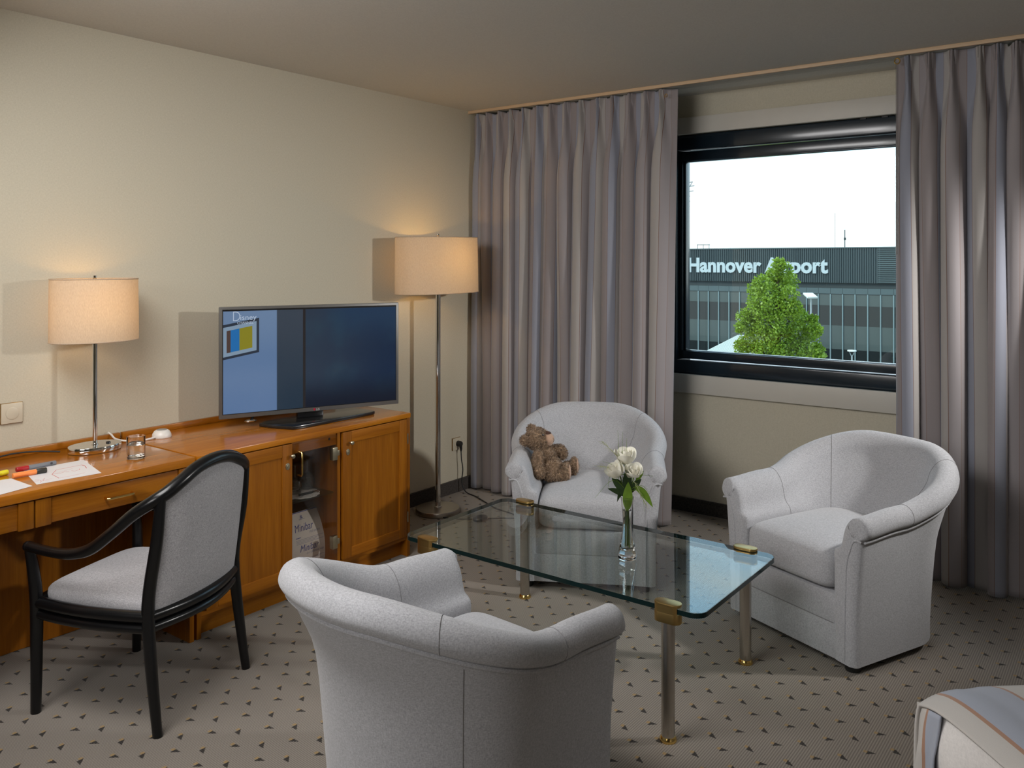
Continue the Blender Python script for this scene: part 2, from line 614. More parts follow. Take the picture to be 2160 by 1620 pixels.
def mk_screen():
    """a television picture: pale wall with a framed stripe print, a dark doorway and a dim room"""
    g = G('tv_picture')
    tc = g.n('TexCoord')
    sp = g.n('SeparateXYZ'); g.put(sp, 0, tc.outputs['Object'])
    u = g.math('ADD', g.math('DIVIDE', sp.outputs[0], 0.855), 0.5)
    v = g.math('DIVIDE', g.math('SUBTRACT', sp.outputs[2], 0.075), 0.478)
    gt = lambda a, b: g.math('GREATER_THAN', a, b)
    lt = lambda a, b: g.math('LESS_THAN', a, b)

    def soft(a, lo, hi):
        nd = g.n('MapRange', interpolation_type='SMOOTHSTEP')
        g.put(nd, 0, a); nd.inputs[1].default_value = lo; nd.inputs[2].default_value = hi
        return nd.outputs[0]
    nz = g.noise(g.coords(), 5.0, 3)
    right = g.mix(soft(u, 0.45, 1.0), (0.030, 0.050, 0.085), (0.010, 0.028, 0.070))
    right = g.mix(g.math('MULTIPLY', soft(nz, 0.45, 0.75), 0.6), right, (0.03, 0.085, 0.13))
    right = g.mix(soft(v, 0.35, 0.0), right, (0.008, 0.013, 0.028))
    right = g.mix(g.math('MULTIPLY', soft(v, 0.55, 1.0), soft(u, 0.5, 0.75)), right, (0.018, 0.05, 0.11))
    door = g.mix(soft(v, 0.0, 1.0), (0.022, 0.045, 0.075), (0.055, 0.075, 0.105))
    c = g.mix(soft(u, 0.445, 0.455), door, right)
    c = g.mix(g.math('MULTIPLY', gt(u, 0.437), lt(u, 0.452)), c, (0.025, 0.022, 0.022))
    wall = g.mix(soft(v, 0.0, 1.0), (0.085, 0.19, 0.42), (0.20, 0.31, 0.50))
    wall = g.mix(g.math('MULTIPLY', soft(v, 0.6, 0.3), 0.35), wall, (0.25, 0.36, 0.55))
    vs = g.math('SUBTRACT', v, g.math('MULTIPLY', u, 0.32))
    fr = g.math('MULTIPLY', lt(u, 0.192), g.math('MULTIPLY', gt(vs, 0.515), lt(vs, 0.855)))
    wall = g.mix(g.math('MULTIPLY', fr, 0.92), wall, (0.02, 0.025, 0.035))
    mt = g.math('MULTIPLY', lt(u, 0.178), g.math('MULTIPLY', gt(vs, 0.54), lt(vs, 0.828)))
    wall = g.mix(mt, wall, (0.30, 0.42, 0.56))
    bars = g.math('MULTIPLY', g.math('MULTIPLY', gt(u, 0.018), lt(u, 0.155)), g.math('MULTIPLY', gt(vs, 0.575), lt(vs, 0.79)))
    barc = g.ramp(u, [(0.0, (0.10, 0.06, 0.05)), (0.036, (0.02, 0.20, 0.55)), (0.083, (0.33, 0.30, 0.02))], 'CONSTANT')
    wall = g.mix(bars, wall, barc)
    c = g.mix(soft(u, 0.286, 0.293), wall, c)
    p = g.bsdf((0.006, 0.006, 0.008), 0.12, 0.0, Emission_Color=c, Emission_Strength=0.62, Specular_IOR_Level=0.5)
    return g.done(p)


def mk_steel(name, col, rough, aniso=0.6):
    g = G(name)
    co = g.coords()
    h = g.noise(co, 6, 2)
    c = g.mix(h, tuple(x * 0.95 for x in col), col)
    r = g.math('ADD', g.math('MULTIPLY', h, 0.04), rough - 0.02)
    return g.done(g.bsdf(c, r, 1.0, Anisotropic=aniso))


MT['wall'] = mk_wall()
MT['ceiling'] = mk_ceiling()
MT['carpet'] = mk_carpet()
MT['skirting'] = fabric('skirting_carpet', (0.060, 0.052, 0.047), 260, 0.3, 0.5, 0.05)
MT['wood_z'] = wood('cherry_wood_upright', 'z', 0.80)
MT['wood_y'] = wood('cherry_wood_along', 'y', 0.92)
MT['wood_top'] = wood('cherry_wood_top', 'y', 1.22, 0.18, 0.5)
MT['wood_in'] = wood('cherry_wood_inside', 'z', 0.75, 0.4, 0.1)
MT['fabric'] = fabric('grey_upholstery', (0.382, 0.384, 0.405))
MT['fabric_seam'] = fabric('grey_seam', (0.21, 0.205, 0.21), 420, 0.1, 0.1)
MT['chair_fabric'] = fabric('chair_pad_cloth', (0.385, 0.375, 0.39), 520, 0.22, 0.5)
MT['black'] = plain('black_lacquer', (0.004, 0.0042, 0.0048), 0.28, 0, 0.2, 30, Coat_Weight=0.15, Coat_Roughness=0.15, Specular_IOR_Level=0.35)
MT['black_plastic'] = plain('black_plastic', (0.009, 0.009, 0.010), 0.25, 0, 0.2, 30, Coat_Weight=0.5, Coat_Roughness=0.08)
MT['black_matt'] = plain('black_rubber', (0.012, 0.012, 0.012), 0.55, 0, 0.2, 30)
MT['bezel'] = plain('tv_bezel_grey', (0.13, 0.125, 0.118), 0.4, 0.4, 0.06, 30)
MT['chrome'] = plain('chrome', (0.80, 0.79, 0.77), 0.06, 1.0, 0.02, 12)
MT['steel'] = mk_steel('brushed_steel', (0.55, 0.51, 0.46), 0.26)
MT['nickel'] = plain('satin_nickel', (0.50, 0.45, 0.39), 0.33, 1.0, 0.05, 40)
MT['brass'] = plain('polished_brass', (0.83, 0.58, 0.20), 0.16, 1.0, 0.08, 30)
MT['brass_satin'] = mk_steel('satin_brass', (0.52, 0.35, 0.13), 0.36, 0.3)
MT['brass_dull'] = mk_steel('aged_brass', (0.50, 0.45, 0.32), 0.34, 0.2)
MT['table_glass'] = tglass('table_glass', (0.90, 0.945, 0.93))
MT['table_edge'] = plain('glass_edge_green', (0.003, 0.013, 0.013), 0.12, 0, 0.2, 12, Specular_IOR_Level=0.3)
MT['window_glass'] = tglass('window_glass', (0.91, 0.95, 0.94))
MT['cab_glass'] = tglass('smoked_cabinet_glass', (0.89, 0.87, 0.84))
MT['shelf_glass'] = tglass('shelf_glass', (0.82, 0.90, 0.88))
MT['glass'] = rglass('clear_glass')
MT['thin_glass'] = tglass('thin_wine_glass', (0.80, 0.81, 0.81), 2.2)
MT['water'] = rglass('water', (0.97, 1.0, 0.99), 1.33)
MT['clear_plastic'] = tglass('clear_plastic', (0.86, 0.86, 0.86), 1.7)
MT['navy'] = plain('navy_window_frame', (0.006, 0.014, 0.022), 0.24, 0.0, 0.15, 20, Coat_Weight=0.3, Coat_Roughness=0.1)
MT['white_trim'] = plain('white_trim_paint', (0.60, 0.565, 0.50), 0.45, 0, 0.03, 14)
MT['rail'] = plain('beige_rail', (0.60, 0.43, 0.27), 0.5, 0, 0.05, 14)
MT['rail_white'] = plain('rail_white', (0.46, 0.46, 0.42), 0.5, 0, 0.04, 14)
MT['socket'] = plain('cream_socket_plastic', (0.60, 0.54, 0.42), 0.35, 0, 0.03, 20)
MT['socket_gap'] = plain('socket_gold_edge', (0.30, 0.18, 0.06), 0.35, 0.6, 0.05, 20)
MT['curtain'] = mk_stripes('striped_curtain', 0.235)
MT['bedspread'] = mk_bedspread()
MT['linen'] = fabric('white_bed_linen', (0.74, 0.71, 0.69), 300, 0.05, 0.15, 0.1)
MT['shade'] = mk_shade()
MT['paper'] = plain('white_paper', (0.72, 0.70, 0.71), 0.7, 0, 0.02, 40)
MT['white_plastic'] = plain('white_plastic', (0.76, 0.74, 0.71), 0.3, 0, 0.02, 30)
MT['screen'] = mk_screen()

# ------------------------------------------------------------------ the room
RX, RY0, WY, CH = 5.5, -2.6, 4.73, 2.521
WX0, WX1, WZ0, WZ1 = 1.262, 2.90, 0.822, 2.287


def struct(name, bm, mat, label, cat, world_root=True, smooth=0):
    o = part(name, bm, mat, None, smooth)
    return setp(o, label, cat, None, 'structure')


struct('floor', box(-0.15, RX + 0.15, RY0 - 0.15, WY + 0.25, -0.12, 0.0), MT['carpet'], 'taupe ribbed carpet with small dark triangles', 'floor')
struct('ceiling', box(-0.15, RX + 0.15, RY0 - 0.15, WY + 0.25, CH, CH + 0.15), MT['ceiling'], 'plain pale plaster ceiling', 'ceiling')
struct('wall_left', box(-0.15, 0.0, RY0, WY, 0, CH), MT['wall'], 'beige papered wall behind desk and television', 'wall')
struct('wall_right', box(RX, RX + 0.15, RY0, WY, 0, CH), MT['wall'], 'beige papered wall at the head of the bed', 'wall')
struct('wall_back', box(-0.15, RX + 0.15, RY0 - 0.15, RY0, 0, CH), MT['wall'], 'beige papered wall facing the window', 'wall')
bm = box(-0.15, WX0, WY, WY + 0.25, 0, CH)
box(WX1, RX + 0.15, WY, WY + 0.25, 0, CH, bm=bm)
box(WX0, WX1, WY, WY + 0.25, 0, WZ0, bm=bm)
box(WX0, WX1, WY, WY + 0.25, WZ1, CH, bm=bm)
struct('wall_window', bm, MT['wall'], 'beige papered wall around the window', 'wall')

bm = box(0.0, 0.012, RY0, WY, 0, 0.082)
box(0.0, 0.016, RY0, WY, 0.074, 0.083, bm=bm)
struct('baseboard_left', bm, MT['skirting'], 'dark carpet skirting strip along the desk wall', 'baseboard')
bm = box(0.0, RX, WY - 0.012, WY, 0, 0.082)
box(0.0, RX, WY - 0.016, WY, 0.074, 0.083, bm=bm)
struct('baseboard_window', bm, MT['skirting'], 'dark carpet skirting strip under the window', 'baseboard')

# curtain rail on the ceiling
rl = root('trim_1', 'beige ceiling curtain rail running above both curtains', 'curtain rail', (0, 4.327, CH), kind='structure')
part('rail_front', box(0.0, RX, 4.327, 4.342, CH - 0.019, CH - 0.0005, 0.002), MT['rail'], rl, world=True)
part('track', box(0.0, RX, 4.342, 4.400, CH - 0.016, CH - 0.0005), MT['rail_white'], rl, world=True)
part('track', box(0.0, RX, 4.405, 4.450, CH - 0.016, CH - 0.0005), MT['rail_white'], rl, world=True)
part('slot', box(0.0, RX, 4.398, 4.407, CH - 0.012, CH - 0.0005), MT['black_matt'], rl, world=True)

# window
wr = root('window_1', 'wide navy framed window onto the airport building', 'window', (2.07, WY, WZ0), kind='structure')
for nm, a in (('casing_top', (WX0 - 0.04, WX1 + 0.10, WY - 0.030, WY, WZ1 - 0.002, WZ1 + 0.098)),
              ('casing_bottom', (WX0 - 0.04, WX1 + 0.10, WY - 0.030, WY, WZ0 - 0.100, WZ0 + 0.012)),
              ('casing_left', (WX0 - 0.10, WX0 + 0.001, WY - 0.030, WY, WZ0 - 0.100, WZ1 + 0.098)),
              ('casing_right', (WX1, WX1 + 0.10, WY - 0.030, WY, WZ0 - 0.100, WZ1 + 0.098))):
    part(nm, box(*a, 0.004), MT['white_trim'], wr, world=True)


def ring_frame(nm, x0, x1, z0, z1, w, y0, y1, mat, bev=0.003, wb=None, wt=None):
    wb = wb or w; wt = wt or w
    part(nm + '_top', box(x0, x1, y0, y1, z1 - wt, z1, bev), mat, wr, world=True)
    part(nm + '_bottom', box(x0, x1, y0, y1, z0, z0 + wb, bev), mat, wr, world=True)
    part(nm + '_left', box(x0, x0 + w, y0, y1, z0 + wb, z1 - wt, bev), mat, wr, world=True)
    part(nm + '_right', box(x1 - w, x1, y0, y1, z0 + wb, z1 - wt, bev), mat, wr, world=True)


ring_frame('frame', WX0, WX1, WZ0 + 0.004, WZ1 - 0.004, 0.060, WY + 0.012, WY + 0.20, MT['navy'], 0.003, 0.086, 0.086)
ring_frame('sash', WX0 + 0.056, WX1 - 0.056, WZ0 + 0.098, WZ1 - 0.098, 0.030, WY + 0.045, WY + 0.12, MT['navy'], 0.003, 0.048, 0.058)
ring_frame('glazing_bead', WX0 + 0.090, WX1 - 0.090, WZ0 + 0.140, WZ1 - 0.150, 0.010, WY + 0.06, WY + 0.10, MT['navy'], 0.002)
part('glass_pane', box(WX0 + 0.086, WX1 - 0.086, WY + 0.078, WY + 0.084, WZ0 + 0.140, WZ1 - 0.150), MT['window_glass'], wr, 0, world=True, label='clear pane with room reflections')
for k in range(3):
    part('ventilation_slot', box(2.40 + 0.11 * k, 2.43 + 0.11 * k, WY + 0.004, WY + 0.0122, WZ1 - 0.010, WZ1 - 0.003), MT['black_matt'], wr, world=True)

# ------------------------------------------------------------------ curtains


def curtain(name, label, xs_, ytop, zt, zb, seed, taper=0.0, x_end=None, wide=None):
    """pinch-pleated curtain; xs_ pleat centres"""
    rnd = random.Random(seed)
    n = len(xs_)
    x0 = xs_[0] - (xs_[1] - xs_[0]) * 0.62
    x1 = xs_[-1] + (xs_[-1] - xs_[-2]) * 0.72 if x_end is None else x_end
    S = 34
    cols = []
    edges = [x0] + [(a + b) / 2 for a, b in zip(xs_[:-1], xs_[1:])] + [x1]
    amp = [rnd.uniform(0.050, 0.085) for _ in xs_]
    ampb = [rnd.uniform(0.045, 0.100) for _ in xs_]
    if wide:
        for k in range(n):
            ampb[k] = (0.075 if k % wide == 0 else 0.02) * rnd.uniform(0.8, 1.15)
    shb = [rnd.uniform(-0.015, 0.015) for _ in xs_]
    for k in range(n):
        a, c, b = edges[k], xs_[k], edges[k + 1]
        for j in range(S):
            t = j / S
            x = a + (c - a) * t * 2 if t < 0.5 else c + (b - c) * (t - 0.5) * 2
            cols.append((x, k, t))
    cols.append((x1, n - 1, 1.0))
    rows = [0, .012, .03, .05, .07, .09, .11, .14, .18, .23, .29, .36, .45, .55, .68, .82, 1.0, 1.2, 1.4, 1.6, 1.8, 2.0, 2.2, 2.35, 2.46, zt - zb]
    sm = lambda q: 0 if q <= 0 else (1 if q >= 1 else q * q * (3 - 2 * q))
    # fabric length along the folds
    def prof(x, k, t, d):
        c = xs_[k]
        w = edges[k + 1] - edges[k]
        dx = x - c
        # pinched three-fold header, fanning at the very top, opening slowly below
        if d < 0.09:
            wd = 0.021 + (0.009 - 0.021) * sm(d / 0.09)
            A = 0.040
        else:
            o_ = sm((d - 0.09) / 0.42)
            wd = 0.009 + (w * 0.37 - 0.009) * o_
            A = 0.040 + (amp[k] - 0.040) * o_
        mid = -A * math.exp(-(abs(dx) / wd) ** 2.4) + 0.022
        if d < 0.12:
            cr_ = 1 - sm((d - 0.05) / 0.07)
            mid += 0.016 * cr_ * (math.exp(-((dx - 0.007) / 0.003) ** 2) + math.exp(-((dx + 0.007) / 0.003) ** 2))
        low = -ampb[k] * (0.5 - 0.5 * math.cos(2 * PI * t)) ** 0.45 * 1.10 + 0.030
        w1 = sm((d - 0.10) / 0.30)
        w2 = sm((d - 0.40) / 1.6)
        y = mid * (1 - w2) + low * w2
        # cloth swells sideways below the pinch
        xo = math.sin(2 * PI * t) * -0.014 * w1 * (1 if abs(dx) > 0 else 0)
        xo += shb[k] * (0.5 - 0.5 * math.cos(2 * PI * t)) * w2
        return xo, y
    dip = [rnd.choice((0, 0, 0.006, 0.014)) for _ in xs_]
    me_v, uvs = [], []
    # arc length measured at mid height
    arc = [0.0]
    prev = None
    for (x, k, t) in cols:
        xo, y = prof(x, k, t, 1.0)
        p = Vector((x + xo, y))
        if prev is not None: arc.append(arc[-1] + (p - prev).length)
        prev = p
    for d in rows:
        for i, (x, k, t) in enumerate(cols):
            xo, y = prof(x, k, t, d)
            # the straight free edge
            tp = taper * d
            zz = zt - d
            if d < 0.05: zz -= dip[k] * (1 - d / 0.05) * (0.5 + 0.5 * math.cos(2 * PI * t))
            me_v.append((x + xo + tp * (i / len(cols)), ytop + y, zz))
            uvs.append((arc[i], zz))
    nc = len(cols)
    faces = []
    for r in range(len(rows) - 1):
        for i in range(nc - 1):
            faces.append((r * nc + i, r * nc + i + 1, (r + 1) * nc + i + 1, (r + 1) * nc + i))
    rt = root(name, label, 'curtain', ((x0 + x1) / 2, ytop, 0), group='striped pleated curtains')
    off = Vector(rt.location)
    me = bpy.data.meshes.new('curtain_panel')
    me.from_pydata([Vector(v) - off for v in me_v], [], faces)
    ul = me.uv_layers.new(name='uv')
    for lp in me.loops:
        ul.data[lp.index].uv = uvs[lp.vertex_index]
    o = link_mesh('curtain_panel', me, MT['curtain'], rt, 60)
    sol = o.modifiers.new('thick', 'SOLIDIFY')
    sol.thickness = 0.0022
    # hooks behind each pleat
    for c in xs_:
        part('hook', tube([(c, ytop + 0.012, zt - 0.03), (c, ytop + 0.022, zt - 0.005), (c, ytop + 0.030, zt + 0.012)], 0.0018, 6), MT['white_plastic'], rt, world=True)
    return rt


left_pleats = [0.055, 0.135, 0.235, 0.330, 0.430, 0.545, 0.645, 0.755, 0.865, 0.985, 1.090, 1.205, 1.310, 1.410]
cl = curtain('curtain', 'striped mauve and blue curtain left of the window, behind the teddy armchair', left_pleats, 4.372, 2.502, 0.012, 3, -0.02, 1.502)
right_pleats = [2.715, 2.808, 2.905, 3.020, 3.090, 3.165, 3.265, 3.37, 3.47, 3.58, 3.68, 3.78]
cr = curtain('curtain', 'striped mauve and blue curtain right of the window, cut by the picture edge', right_pleats, 4.372, 2.502, 0.012, 11, 0.0, None, 2)
# clear pull wand on the right curtain
wd = part('pull_wand', tube([(2.675, 4.325, 2.47), (2.676, 4.318, 1.55)], 0.006, 10), MT['clear_plastic'], cr, world=True, label='clear plastic pull wand')
part('hook_ring', tube([(2.675 + 0.012 * math.cos(a / 12 * 2 * PI), 4.33, 2.475 + 0.014 * math.sin(a / 12 * 2 * PI)) for a in range(13)], 0.003, 6), MT['brass'], wd, world=True)
part('hook_ring', tube([(1.455 + 0.008 * math.cos(a / 12 * 2 * PI), 4.335, 2.455 + 0.009 * math.sin(a / 12 * 2 * PI)) for a in range(13)], 0.002, 6), MT['brass'], cl, world=True)

# ------------------------------------------------------------------ writing desk and television cabinet
DF, DT = 0.597, 0.737       # front plane, top height




desk = root('writing_desk', 'cherry wood writing desk with slim drawers along the left wall', 'desk', (0.3, 1.25, 0))
DY0, DY1 = 0.62, 1.925
part('desk_top', box(0.002, DF, DY0, DY1, DT - 0.034, DT, 0.004), MT['wood_top'], desk, world=True)
part('splashback', box(0.002, 0.022, DY0, DY1, DT, DT + 0.026, 0.002), MT['wood_y'], desk, world=True)
part('side_panel', box(0.03, DF - 0.004, DY1 - 0.022, DY1 - 0.002, 0, DT - 0.034, 0.002), MT['wood_z'], desk, world=True)
part('side_panel', box(0.03, DF - 0.004, DY0 + 0.002, DY0 + 0.022, 0, DT - 0.034, 0.002), MT['wood_z'], desk, world=True)
part('back_panel', box(0.10, 0.116, DY0 + 0.022, DY1 - 0.022, 0.003, DT - 0.034), MT['wood_z'], desk, world=True)


def drawer(y0, y1):
    d = part('drawer', box(0.14, DF - 0.012, y0, y1, 0.609, DT - 0.040, 0.002), MT['wood_y'], desk, world=True)
    part('stile', box(0.20, DF - 0.006, y0 - 0.052, y0 - 0.001, 0.605, DT - 0.038, 0.002), MT['wood_z'], desk, world=True)
    part('stile', box(0.20, DF - 0.006, y1 + 0.001, y1 + 0.050, 0.605, DT - 0.038, 0.002), MT['wood_z'], desk, world=True)
    ym = (y0 + y1) / 2
    h = tube([(DF - 0.012, ym - 0.050, 0.652), (DF + 0.010, ym - 0.050, 0.652), (DF + 0.014, ym - 0.046, 0.652), (DF + 0.014, ym + 0.046, 0.652), (DF + 0.010, ym + 0.050, 0.652), (DF - 0.012, ym + 0.050, 0.652)], 0.0048, 10)
    part('handle', h, MT['brass'], d, world=True, label='polished brass bar handle')


drawer(1.376, 1.858)
drawer(0.745, 1.268)

cab = root('television_cabinet', 'cherry wood minibar cabinet with two doors and a glass middle', 'cabinet', (0.3, 2.55, 0))
CY0, CY1 = 1.936, 3.158
part('cabinet_top', box(0.002, DF, CY0, CY1, DT - 0.026, DT, 0.004), MT['wood_top'], cab, world=True)
part('splashback', box(0.002, 0.022, CY0, CY1, DT, DT + 0.026, 0.002), MT['wood_y'], cab, world=True)
part('side_panel', box(0.004, DF - 0.006, CY0, CY0 + 0.020, 0, DT - 0.026, 0.002), MT['wood_z'], cab, world=True)
part('side_panel', box(0.004, DF - 0.006, CY1 - 0.022, CY1, 0, DT - 0.026, 0.002), MT['wood_z'], cab, world=True)
part('divider', box(0.03, DF - 0.030, 2.396, 2.412, 0.085, DT - 0.026), MT['wood_z'], cab, world=True)
part('divider', box(0.03, DF - 0.010, 2.672, 2.690, 0.085, DT - 0.026), MT['wood_z'], cab, world=True)
part('plinth', box(0.05, DF - 0.050, CY0 + 0.020, CY1 - 0.022, 0, 0.085), MT['wood_y'], cab, world=True)
part('bottom_shelf', box(0.03, DF - 0.012, CY0 + 0.020, CY1 - 0.022, 0.085, 0.104), MT['wood_y'], cab, world=True)
part('back_panel', box(0.010, 0.028, CY0 + 0.020, CY1 - 0.022, 0.085, DT - 0.026), MT['wood_in'], cab, world=True)
part('top_rail', box(0.50, DF - 0.016, 2.412, 2.672, 0.655, DT - 0.026, 0.002), MT['wood_y'], cab, world=True)
part('lock_hole', tube([(DF - 0.018, 2.628, 0.688), (DF - 0.0145, 2.628, 0.688)], 0.006, 12), MT['black_matt'], cab, world=True)


def door(y0, y1, z0, z1, knob_y, lock_y, hinge_y):
    fw, x1 = 0.054, DF
    x0 = x1 - 0.020
    d = part('door', box(x0 + 0.002, x1 - 0.006, y0 + fw - 0.004, y1 - fw + 0.004, z0 + 0.04, z1 - 0.04), MT['wood_z'], cab, world=True)
    part('stile', box(x0, x1, y0, y0 + fw, z0, z1, 0.0025), MT['wood_z'], d, world=True)
    part('stile', box(x0, x1, y1 - fw, y1, z0, z1, 0.0025), MT['wood_z'], d, world=True)
    part('rail', box(x0, x1 - 0.0006, y0 + fw, y1 - fw, z1 - fw, z1, 0.0025), MT['wood_y'], d, world=True)
    part('rail', box(x0, x1 - 0.0006, y0 + fw, y1 - fw, z0, z0 + fw - 0.006, 0.0025), MT['wood_y'], d, world=True)
    kb = lathe([(0.004, 0), (0.004, 0.012), (0.009, 0.016), (0.0105, 0.021), (0.008, 0.026), (0, 0.028)], 16)
    kb.transform(Matrix.Translation((x1, knob_y, 0.655)) @ Matrix.Rotation(PI / 2, 4, 'Y'))
    part('knob', kb, MT['brass_dull'], d, world=True, label='small round metal knob')
    lk = lathe([(0.0, 0.006), (0.004, 0.006), (0.0045, 0.004), (0.012, 0.003), (0.0125, 0.0)], 20)
    lk.transform(Matrix.Translation((x1, lock_y, 0.611)) @ Matrix.Rotation(PI / 2, 4, 'Y') @ Matrix.Diagonal((1.25, 0.9, 1, 1)))
    part('lock', lk, MT['brass_dull'], d, world=True)
    for hz in (z0 + 0.10, z1 - 0.10):
        part('hinge', tube([(x1 + 0.0015, hinge_y, hz - 0.026), (x1 + 0.0015, hinge_y, hz + 0.026)], 0.0032, 8), MT['brass_dull'], d, world=True)
    return d


door(1.976, 2.404, 0.106, DT - 0.030, 2.392, 2.377, 1.966)
door(2.699, 3.130, 0.106, DT - 0.030, 2.739, 2.729, 3.134)

gd = part('glass_door', box(DF - 0.012, DF - 0.006, 2.413, 2.671, 0.108, 0.704), MT['cab_glass'], cab, 0, world=True, label='smoked glass minibar door')
part('handle', tube([(DF - 0.006, 2.440, 0.560), (DF + 0.018, 2.440, 0.560), (DF + 0.023, 2.440, 0.567), (DF + 0.023, 2.440, 0.657), (DF + 0.018, 2.440, 0.664), (DF - 0.006, 2.440, 0.664)], 0.0046, 10), MT['brass'], gd, world=True, label='upright brass bar handle')
for hz in (0.617, 0.203):
    hg = part('hinge_clip', box(DF - 0.020, DF + 0.004, 2.634, 2.664, hz - 0.030, hz + 0.030, 0.003), MT['brass_dull'], gd, world=True)
    part('hinge_pin', box(DF - 0.012, DF + 0.002, 2.664, 2.678, hz - 0.012, hz + 0.014, 0.002), MT['brass_dull'], hg, world=True)
part('glass_shelf', box(0.045, DF - 0.034, 2.414, 2.670, 0.425, 0.431), MT['shelf_glass'], cab, 0, world=True)

# ------------------------------------------------------------------ armchairs


def armchair(label, loc, rz):
    ch = root('tub_armchair', label, 'armchair', loc, rz, 'grey tub armchairs around the glass table')
    HW, YF, YB = 0.3212, -0.3361, 0.2666
    # plan of the outer base line from left arm front round to right arm front
    raw = [Vector((-HW, YF + (0.022 - YF) * i / 24)) for i in range(25)]
    for i in range(1, 61):
        a = PI - PI * i / 60
        ca, sa = math.cos(a), math.sin(a)
        e = 2 / 2.05
        raw.append(Vector((HW * math.copysign(abs(ca) ** e, ca), 0.022 + (YB - 0.022) * abs(sa) ** e)))
    raw += [Vector((HW, 0.022 + (YF - 0.022) * i / 24)) for i in range(1, 25)]
    L = [0.0]
    for a, b in zip(raw[:-1], raw[1:]): L.append(L[-1] + (b - a).length)
    N = 84
    plan = []
    j = 0
    for i in range(N + 1):
        s = L[-1] * i / N
        while j < len(L) - 2 and L[j + 1] < s: j += 1
        t = (s - L[j]) / max(1e-9, L[j + 1] - L[j])
        plan.append(raw[j].lerp(raw[j + 1], t))
    nor = []
    for i in range(N + 1):
        d = plan[min(i + 2, N)] - plan[max(i - 2, 0)]
        nor.append(Vector((-d.y, d.x)).normalized())
    sm = lambda q: 0 if q <= 0 else (1 if q >= 1 else q * q * (3 - 2 * q))

    def section(s):
        b = sm((min(s, 1 - s) - 0.138) / 0.298)
        arm = sm(min(s, 1 - s) / 0.12)
        zt = 0.5846 + 0.012 * arm + 0.158 * b
        f = 0.0254 + 0.087 * b
        th = 0.102 + 0.055 * b
        pts = [(0.0, 0.035), (0.0, 0.10), (0.10 * f, 0.24), (0.32 * f, zt - 0.26), (0.68 * f, zt - 0.155), (f, zt - 0.084), (f + 0.016, zt - 0.070), (f + 0.026, zt - 0.047),
               (f + 0.014, zt - 0.015), (f - 0.016, zt), (f - 0.050, zt - 0.012), (f - 0.080, zt - 0.052), (f - 0.098 - 0.01 * b, zt - 0.12), (-th + 0.02 * b, 0.44), (-th, 0.38), (-th, 0.28), (-th, 0.15), (-th, 0.037)]
        return catmull([(p[0], 0, p[1]) for p in pts], 3), zt, f, th
    bm = bmesh.new()
    rows = []
    secs = []
    for i in range(N + 1):
        sc, zt, f, th = section(i / N)
        secs.append((zt, f, th))
        rows.append([Vector((plan[i].x + nor[i].x * p.x, plan[i].y + nor[i].y * p.x, p.z)) for p in sc])
    V = [[bm.verts.new(p) for p in r] for r in rows]
    K = len(V[0])
    for i in range(N):
        for k in range(K - 1):
            bm.faces.new((V[i][k], V[i][k + 1], V[i + 1][k + 1], V[i + 1][k]))
    # rounded front ends of the arms
    for ring, pts in ((V[0], rows[0]), (V[-1], rows[-1])):
        cx = sum(p.x for p in pts) / K
        prev = ring
        # centre line of the section at each height
        xs_o = {}
        for inset, fwd in ((0.006, 0.008), (0.018, 0.015), (0.03, 0.017)):
            new = []
            for p in pts:
                d = cx - p.x
                q = Vector((p.x + math.copysign(min(abs(d), inset), d), p.y - fwd, p.z))
                if p.z > 0.50: q.z -= inset * 0.8 * min(1, (p.z - 0.50) / 0.04)
                new.append(bm.verts.new(q))
            for k in range(K - 1):
                bm.faces.new((prev[k], prev[k + 1], new[k + 1], new[k]))
            prev = new
        bm.faces.new(prev)
    part('shell', bm, MT['fabric'], ch, 50, label='rolled back and arms in grey cloth')

    def at(i, k, out=0.0):
        n = nor[i]
        return rows[i][k] + Vector((n.x * out, n.y * out, 0))
    # piping under the roll, carried over the arm fronts
    kp = 15
    path = [at(i, kp, 0.003) for i in range(0, N + 1)]

    def front(side):
        i = 0 if side < 0 else N
        zt, f, th = secs[i]
        y = YF - 0.016
        o = lambda off, z: Vector((plan[i].x + nor[i].x * off, y, z))
        return [o(f + 0.002, zt - 0.083), o(f - 0.018, zt - 0.080), o(f - 0.034, zt - 0.090), o(f - 0.046, zt - 0.120), o(f - 0.062, zt - 0.18), o(-0.042, 0.30), o(-0.045, 0.16), o(-0.046, 0.045)]
    part('piping', tube(path, 0.0060, 8), MT['fabric'], ch)
    for sgn in (-1, 1):
        part('piping', tube(front(sgn), 0.0042, 8, sub=5), MT['fabric'], ch)
    # seams
    for s in (0.155, 0.34, 0.66, 0.845):
        i = int(round(s * N))
        part('seam', tube([rows[i][k] + Vector((0, 0, 0.0003)) for k in range(kp + 1, K - 6)], 0.0011, 6), MT['fabric_seam'], ch)
    for s in (0.32, 0.68):
        i = int(round(s * N))
        part('seam', tube([at(i, k, 0.0004) for k in range(0, kp)], 0.0011, 6), MT['fabric_seam'], ch)
    # pleats on the arm fronts
    for sgn in (-1, 1):
        i = 0 if sgn < 0 else N
        zt, f, th = secs[i]
        cxo = f - 0.036
        b2 = bmesh.new()
        for a in (35, 65, 95, 125):
            ca, sa = math.cos(math.radians(a)), math.sin(math.radians(a))
            p0 = Vector((plan[i].x + nor[i].x * (cxo + 0.004 * ca), YF - 0.0172, zt - 0.075 + 0.004 * sa))
            p1 = Vector((plan[i].x + nor[i].x * (cxo + 0.040 * ca), YF - 0.0145, zt - 0.075 + 0.048 * sa))
            tube([p0, p1], 0.0009, 6, b2)
        part('gathered_pleats', b2, MT['fabric_seam'], ch)
    # seat cushion
    ci = HW - 0.102
